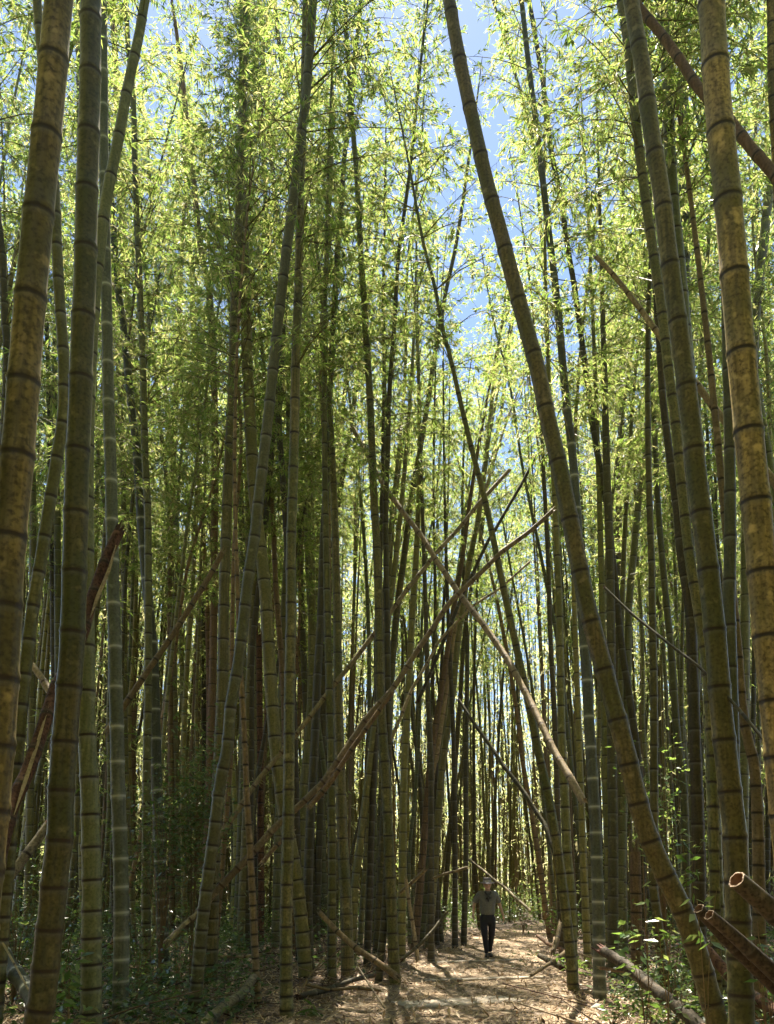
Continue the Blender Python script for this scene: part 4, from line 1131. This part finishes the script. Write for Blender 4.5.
def fuse(name, pieces, mat, parent, voxel=None, smooth=True):
    V, Fq = [], []
    for v, f in pieces:
        b = len(V); V += v; Fq += [tuple(i + b for i in q) for q in f]
    me = bpy.data.meshes.new(name); me.from_pydata(V, [], Fq); me.materials.append(mat)
    o = bpy.data.objects.new(name, me); COL.objects.link(o)
    if voxel:
        rm = o.modifiers.new('r', 'REMESH'); rm.mode = 'VOXEL'; rm.voxel_size = voxel; rm.use_smooth_shade = True
        dg = bpy.context.evaluated_depsgraph_get()
        m2 = bpy.data.meshes.new_from_object(o.evaluated_get(dg)); m2.name = name
        o.modifiers.clear(); o.data = m2
        if not m2.materials: m2.materials.append(mat)
        me = m2
    for p in me.polygons: p.use_smooth = smooth
    o.parent = parent
    return o

g = ground_at(488.5, 957)
pr = empty('person', (g[0], g[1], gh(g[0], g[1]) + 0.012), "person in grey polo shirt, black trousers and brimmed hat walking towards us on the path", 'person')
msk = plain('skin', (0.50, 0.30, 0.21), 0.5, (0.60, 0.37, 0.27), 30, 0.05)
msh = plain('grey_green_cotton', (0.12, 0.123, 0.11), 0.85, (0.19, 0.195, 0.175), 40, 0.3)
mcl = plain('dark_collar_cotton', (0.04, 0.042, 0.04), 0.85, (0.06, 0.062, 0.058), 40, 0.2)
mtr = plain('black_denim', (0.010, 0.010, 0.014), 0.8, (0.018, 0.018, 0.024), 40, 0.3)
mso = plain('dark_shoe_leather', (0.03, 0.028, 0.03), 0.5, (0.05, 0.045, 0.045), 30, 0.1)
mht = plain('dark_hat_felt', (0.14, 0.12, 0.12), 0.6, (0.26, 0.22, 0.22), 40, 0.2)
mht2 = plain('pale_hat_brim', (0.42, 0.38, 0.36), 0.6, (0.5, 0.46, 0.44), 40, 0.1)
mgl = plain('black_plastic', (0.01, 0.01, 0.012), 0.2)
mha = plain('dark_hair', (0.03, 0.022, 0.016), 0.7)

def hand(w, d, side):
    """five bent fingers from wrist w, pointing along d (down), palm facing the thigh"""
    w, d = np.array(w), norm(np.array(d, float))
    f = norm(np.array([0, -1, 0.05])); f = norm(f - d * np.dot(f, d)); inn = np.array([-side, 0, 0]) * 1.0
    out = []
    pc = w + d * 0.045
    palm = [[(*w, 0.024), (*(w + d * 0.03), (0.034, 0.018)), (*(w + d * 0.085), (0.036, 0.015))]]
    out.append(skin_mesh(palm, 1))
    for k, (off, ln) in enumerate(((0.030, 0.072), (0.010, 0.082), (-0.010, 0.077), (-0.029, 0.060))):
        a = w + d * 0.075 + f * off
        b = w + d * 0.098 + f * off * 1.05
        c = b + (d * 0.9 + inn * 0.25) * ln * 0.5
        e = c + (d * 0.65 + inn * 0.7) * ln * 0.5
        out.append(skin_mesh([[(*a, 0.010), (*b, 0.0095), (*c, 0.0085), (*e, 0.007)]], 1))
    a = w + d * 0.03 + f * 0.026; b = a + f * 0.028 + d * 0.02 + inn * 0.008; c = b + f * 0.008 + d * 0.03 + inn * 0.01
    out.append(skin_mesh([[(*a, 0.012), (*b, 0.0105), (*c, 0.008)]], 1))
    return out

HX, HY, HZ = -0.01, -0.13, 1.60
hd = [ball((HX, HY, HZ), (0.082, 0.098, 0.112)), ball((HX, HY - 0.02, HZ - 0.058), (0.056, 0.066, 0.062)),
      ball((HX, HY - 0.098, HZ - 0.012), (0.014, 0.020, 0.028)), ball((HX, HY - 0.085, HZ - 0.052), (0.026, 0.012, 0.009)),
      ball((HX, HY - 0.075, HZ - 0.098), (0.026, 0.018, 0.018)), ball((HX, HY - 0.082, HZ + 0.026), (0.048, 0.012, 0.010)),
      ball((HX - 0.078, HY + 0.01, HZ - 0.008), (0.010, 0.020, 0.032)), ball((HX + 0.078, HY + 0.01, HZ - 0.008), (0.010, 0.020, 0.032))]
body = skin_mesh([
    [(0, 0, 0.95, 0.08), (0, -0.02, 1.10, 0.09), (0, -0.045, 1.28, 0.095), (0, -0.06, 1.40, 0.07), (0, -0.085, 1.48, 0.055), (HX, HY + 0.02, 1.56, 0.052)],
    [(0, -0.06, 1.40, 0.07), (-0.17, -0.05, 1.40, 0.058), (-0.30, 0.06, 1.16, 0.043), (-0.33, -0.01, 0.93, 0.027)],
    [(0, -0.06, 1.40, 0.07), (0.17, -0.05, 1.40, 0.058), (0.29, 0.01, 1.13, 0.043), (0.35, -0.07, 0.89, 0.027)],
    [(0, 0, 0.95, 0.08), (-0.085, 0.0, 0.86, 0.06), (-0.075, -0.09, 0.50, 0.055), (-0.045, -0.05, 0.10, 0.038)],
    [(0, 0, 0.95, 0.08), (0.085, 0.0, 0.86, 0.06), (0.07, -0.02, 0.50, 0.055), (0.04, 0.07, 0.12, 0.038)]], 1)
bd = fuse('body', [body] + hd + hand((-0.33, -0.01, 0.94), (-0.02, -0.18, -1), -1) + hand((0.35, -0.07, 0.90), (0.05, -0.12, -1), 1), msk, pr, 0.008)

shirt = skin_mesh([
    [(0, 0.0, 0.90, (0.195, 0.145)), (0, -0.01, 1.02, (0.185, 0.145)), (0, -0.03, 1.18, (0.195, 0.15)), (0, -0.055, 1.34, (0.20, 0.145)), (0, -0.07, 1.44, (0.10, 0.075))],
    [(0, -0.055, 1.34, (0.20, 0.145)), (-0.175, -0.05, 1.39, 0.085), (-0.25, 0.015, 1.26, 0.076), (-0.282, 0.045, 1.19, 0.072)],
    [(0, -0.055, 1.34, (0.20, 0.145)), (0.175, -0.05, 1.39, 0.085), (0.24, -0.015, 1.25, 0.076), (0.272, 0.003, 1.18, 0.072)]], 2)
fuse('shirt', [shirt], msh, pr)
col = []
for sx in (-1, 1):
    V = [(sx * 0.004, -0.20, 1.37), (sx * 0.06, -0.15, 1.455), (sx * 0.085, -0.165, 1.42), (sx * 0.04, -0.205, 1.36),
         (0.0, -0.145, 1.40), (sx * 0.055, -0.115, 1.445), (sx * 0.062, -0.14, 1.40), (sx * 0.018, -0.162, 1.365)]
    col.append((V, [(0, 1, 2, 3), (7, 6, 5, 4), (0, 4, 5, 1), (1, 5, 6, 2), (2, 6, 7, 3), (3, 7, 4, 0)]))
fuse('collar', col, mcl, pr, smooth=False)
fuse('placket', [([(-0.014, -0.2, 1.36), (0.014, -0.2, 1.36), (0.014, -0.196, 1.22), (-0.014, -0.196, 1.22), (-0.014, -0.15, 1.36), (0.014, -0.15, 1.36), (0.014, -0.15, 1.22), (-0.014, -0.15, 1.22)],
                    [(0, 3, 2, 1), (4, 5, 6, 7), (0, 1, 5, 4), (3, 7, 6, 2), (0, 4, 7, 3), (1, 2, 6, 5)])], mcl, pr, smooth=False)
tro = skin_mesh([
    [(0, 0.0, 1.03, (0.165, 0.12)), (0, 0.0, 0.86, (0.15, 0.115)), (-0.095, -0.01, 0.76, 0.10), (-0.085, -0.09, 0.50, 0.078), (-0.05, -0.055, 0.14, 0.052), (-0.046, -0.05, 0.07, 0.052)],
    [(0, 0.0, 0.86, (0.15, 0.115)), (0.095, -0.005, 0.76, 0.10), (0.08, -0.02, 0.50, 0.078), (0.043, 0.06, 0.16, 0.052), (0.042, 0.07, 0.09, 0.052)]], 2)
fuse('trousers', [tro], mtr, pr)
for (x, y, z, tz) in ((-0.05, -0.05, 0.045, 0.03), (0.045, 0.06, 0.05, 0.035)):
    sh = skin_mesh([[(x, y + 0.05, z, 0.042), (x, y - 0.03, z, (0.045, 0.04)), (x * 1.15, y - 0.12, tz, (0.048, 0.032)), (x * 1.2, y - 0.19, tz - 0.003, (0.038, 0.024))]], 2)
    so_ = fuse('shoe', [sh], mso, pr)
    sv = []
    for q in range(16):
        a = 2 * math.pi * q / 16
        for zz in (0.0, 0.018):
            sv.append((x * 1.1 + 0.047 * math.cos(a), y - 0.07 + 0.155 * math.sin(a), zz))
    fuse('sole', [(sv, [(2 * q, 2 * ((q + 1) % 16), 2 * ((q + 1) % 16) + 1, 2 * q + 1) for q in range(16)] + [tuple(range(0, 32, 2)), tuple(range(31, 0, -2))])], mgl, so_, smooth=False)
# hat: crown, curved brim, band
def lathe(prof, c, k=28, wave=0.0):
    V, Fq = [], []
    for j, (r, z) in enumerate(prof):
        for i in range(k):
            a = 2 * math.pi * i / k
            V.append((c[0] + r * math.cos(a), c[1] + 1.12 * r * math.sin(a), c[2] + z + wave * max(0, r - 0.1) * math.cos(2 * a)))
    for j in range(len(prof) - 1):
        for i in range(k):
            Fq.append((j * k + i, j * k + (i + 1) % k, (j + 1) * k + (i + 1) % k, (j + 1) * k + i))
    Fq.append(tuple(range((len(prof) - 1) * k, len(prof) * k)))
    return V, Fq
hc_ = (HX, HY + 0.01, HZ + 0.06)
hat = fuse('hat', [lathe([(0.090, -0.005), (0.093, 0.015), (0.090, 0.06), (0.080, 0.092), (0.05, 0.104), (0.012, 0.10)], hc_)], mht, pr)
fuse('brim', [lathe([(0.088, -0.002), (0.175, -0.030), (0.178, -0.025), (0.176, -0.020), (0.094, 0.006), (0.09, 0.006)], hc_, wave=0.25)], mht, hat)
fuse('hat_band', [lathe([(0.0935, 0.004), (0.0955, 0.01), (0.0945, 0.034), (0.092, 0.036)], hc_)], mht2, hat)
fuse('hair', [ball((HX, HY + 0.025, HZ + 0.01), (0.082, 0.082, 0.088))], mha, pr)
for sx in (-1, 1):
    fuse('eye', [ball((HX + sx * 0.030, HY - 0.083, HZ + 0.006), (0.011, 0.008, 0.006), 10, 6)], mgl, pr)
gl = []
for sx in (-1, 1):
    gl.append(ball((sx * 0.030 + 0.005, -0.185, 1.30 + sx * 0.008), (0.029, 0.008, 0.021), 12, 8))
gl.append(skin_mesh([[(-0.01, -0.19, 1.30, 0.004), (0.02, -0.19, 1.31, 0.004)], [(0.005, -0.18, 1.31, 0.004), (0.0, -0.165, 1.37, 0.004)]], 1))
tag(fuse('sunglasses', gl, mgl, None), "black sunglasses hanging from the walker's shirt collar", 'sunglasses')
sg = bpy.data.objects['sunglasses']
sg.location = pr.location.copy()
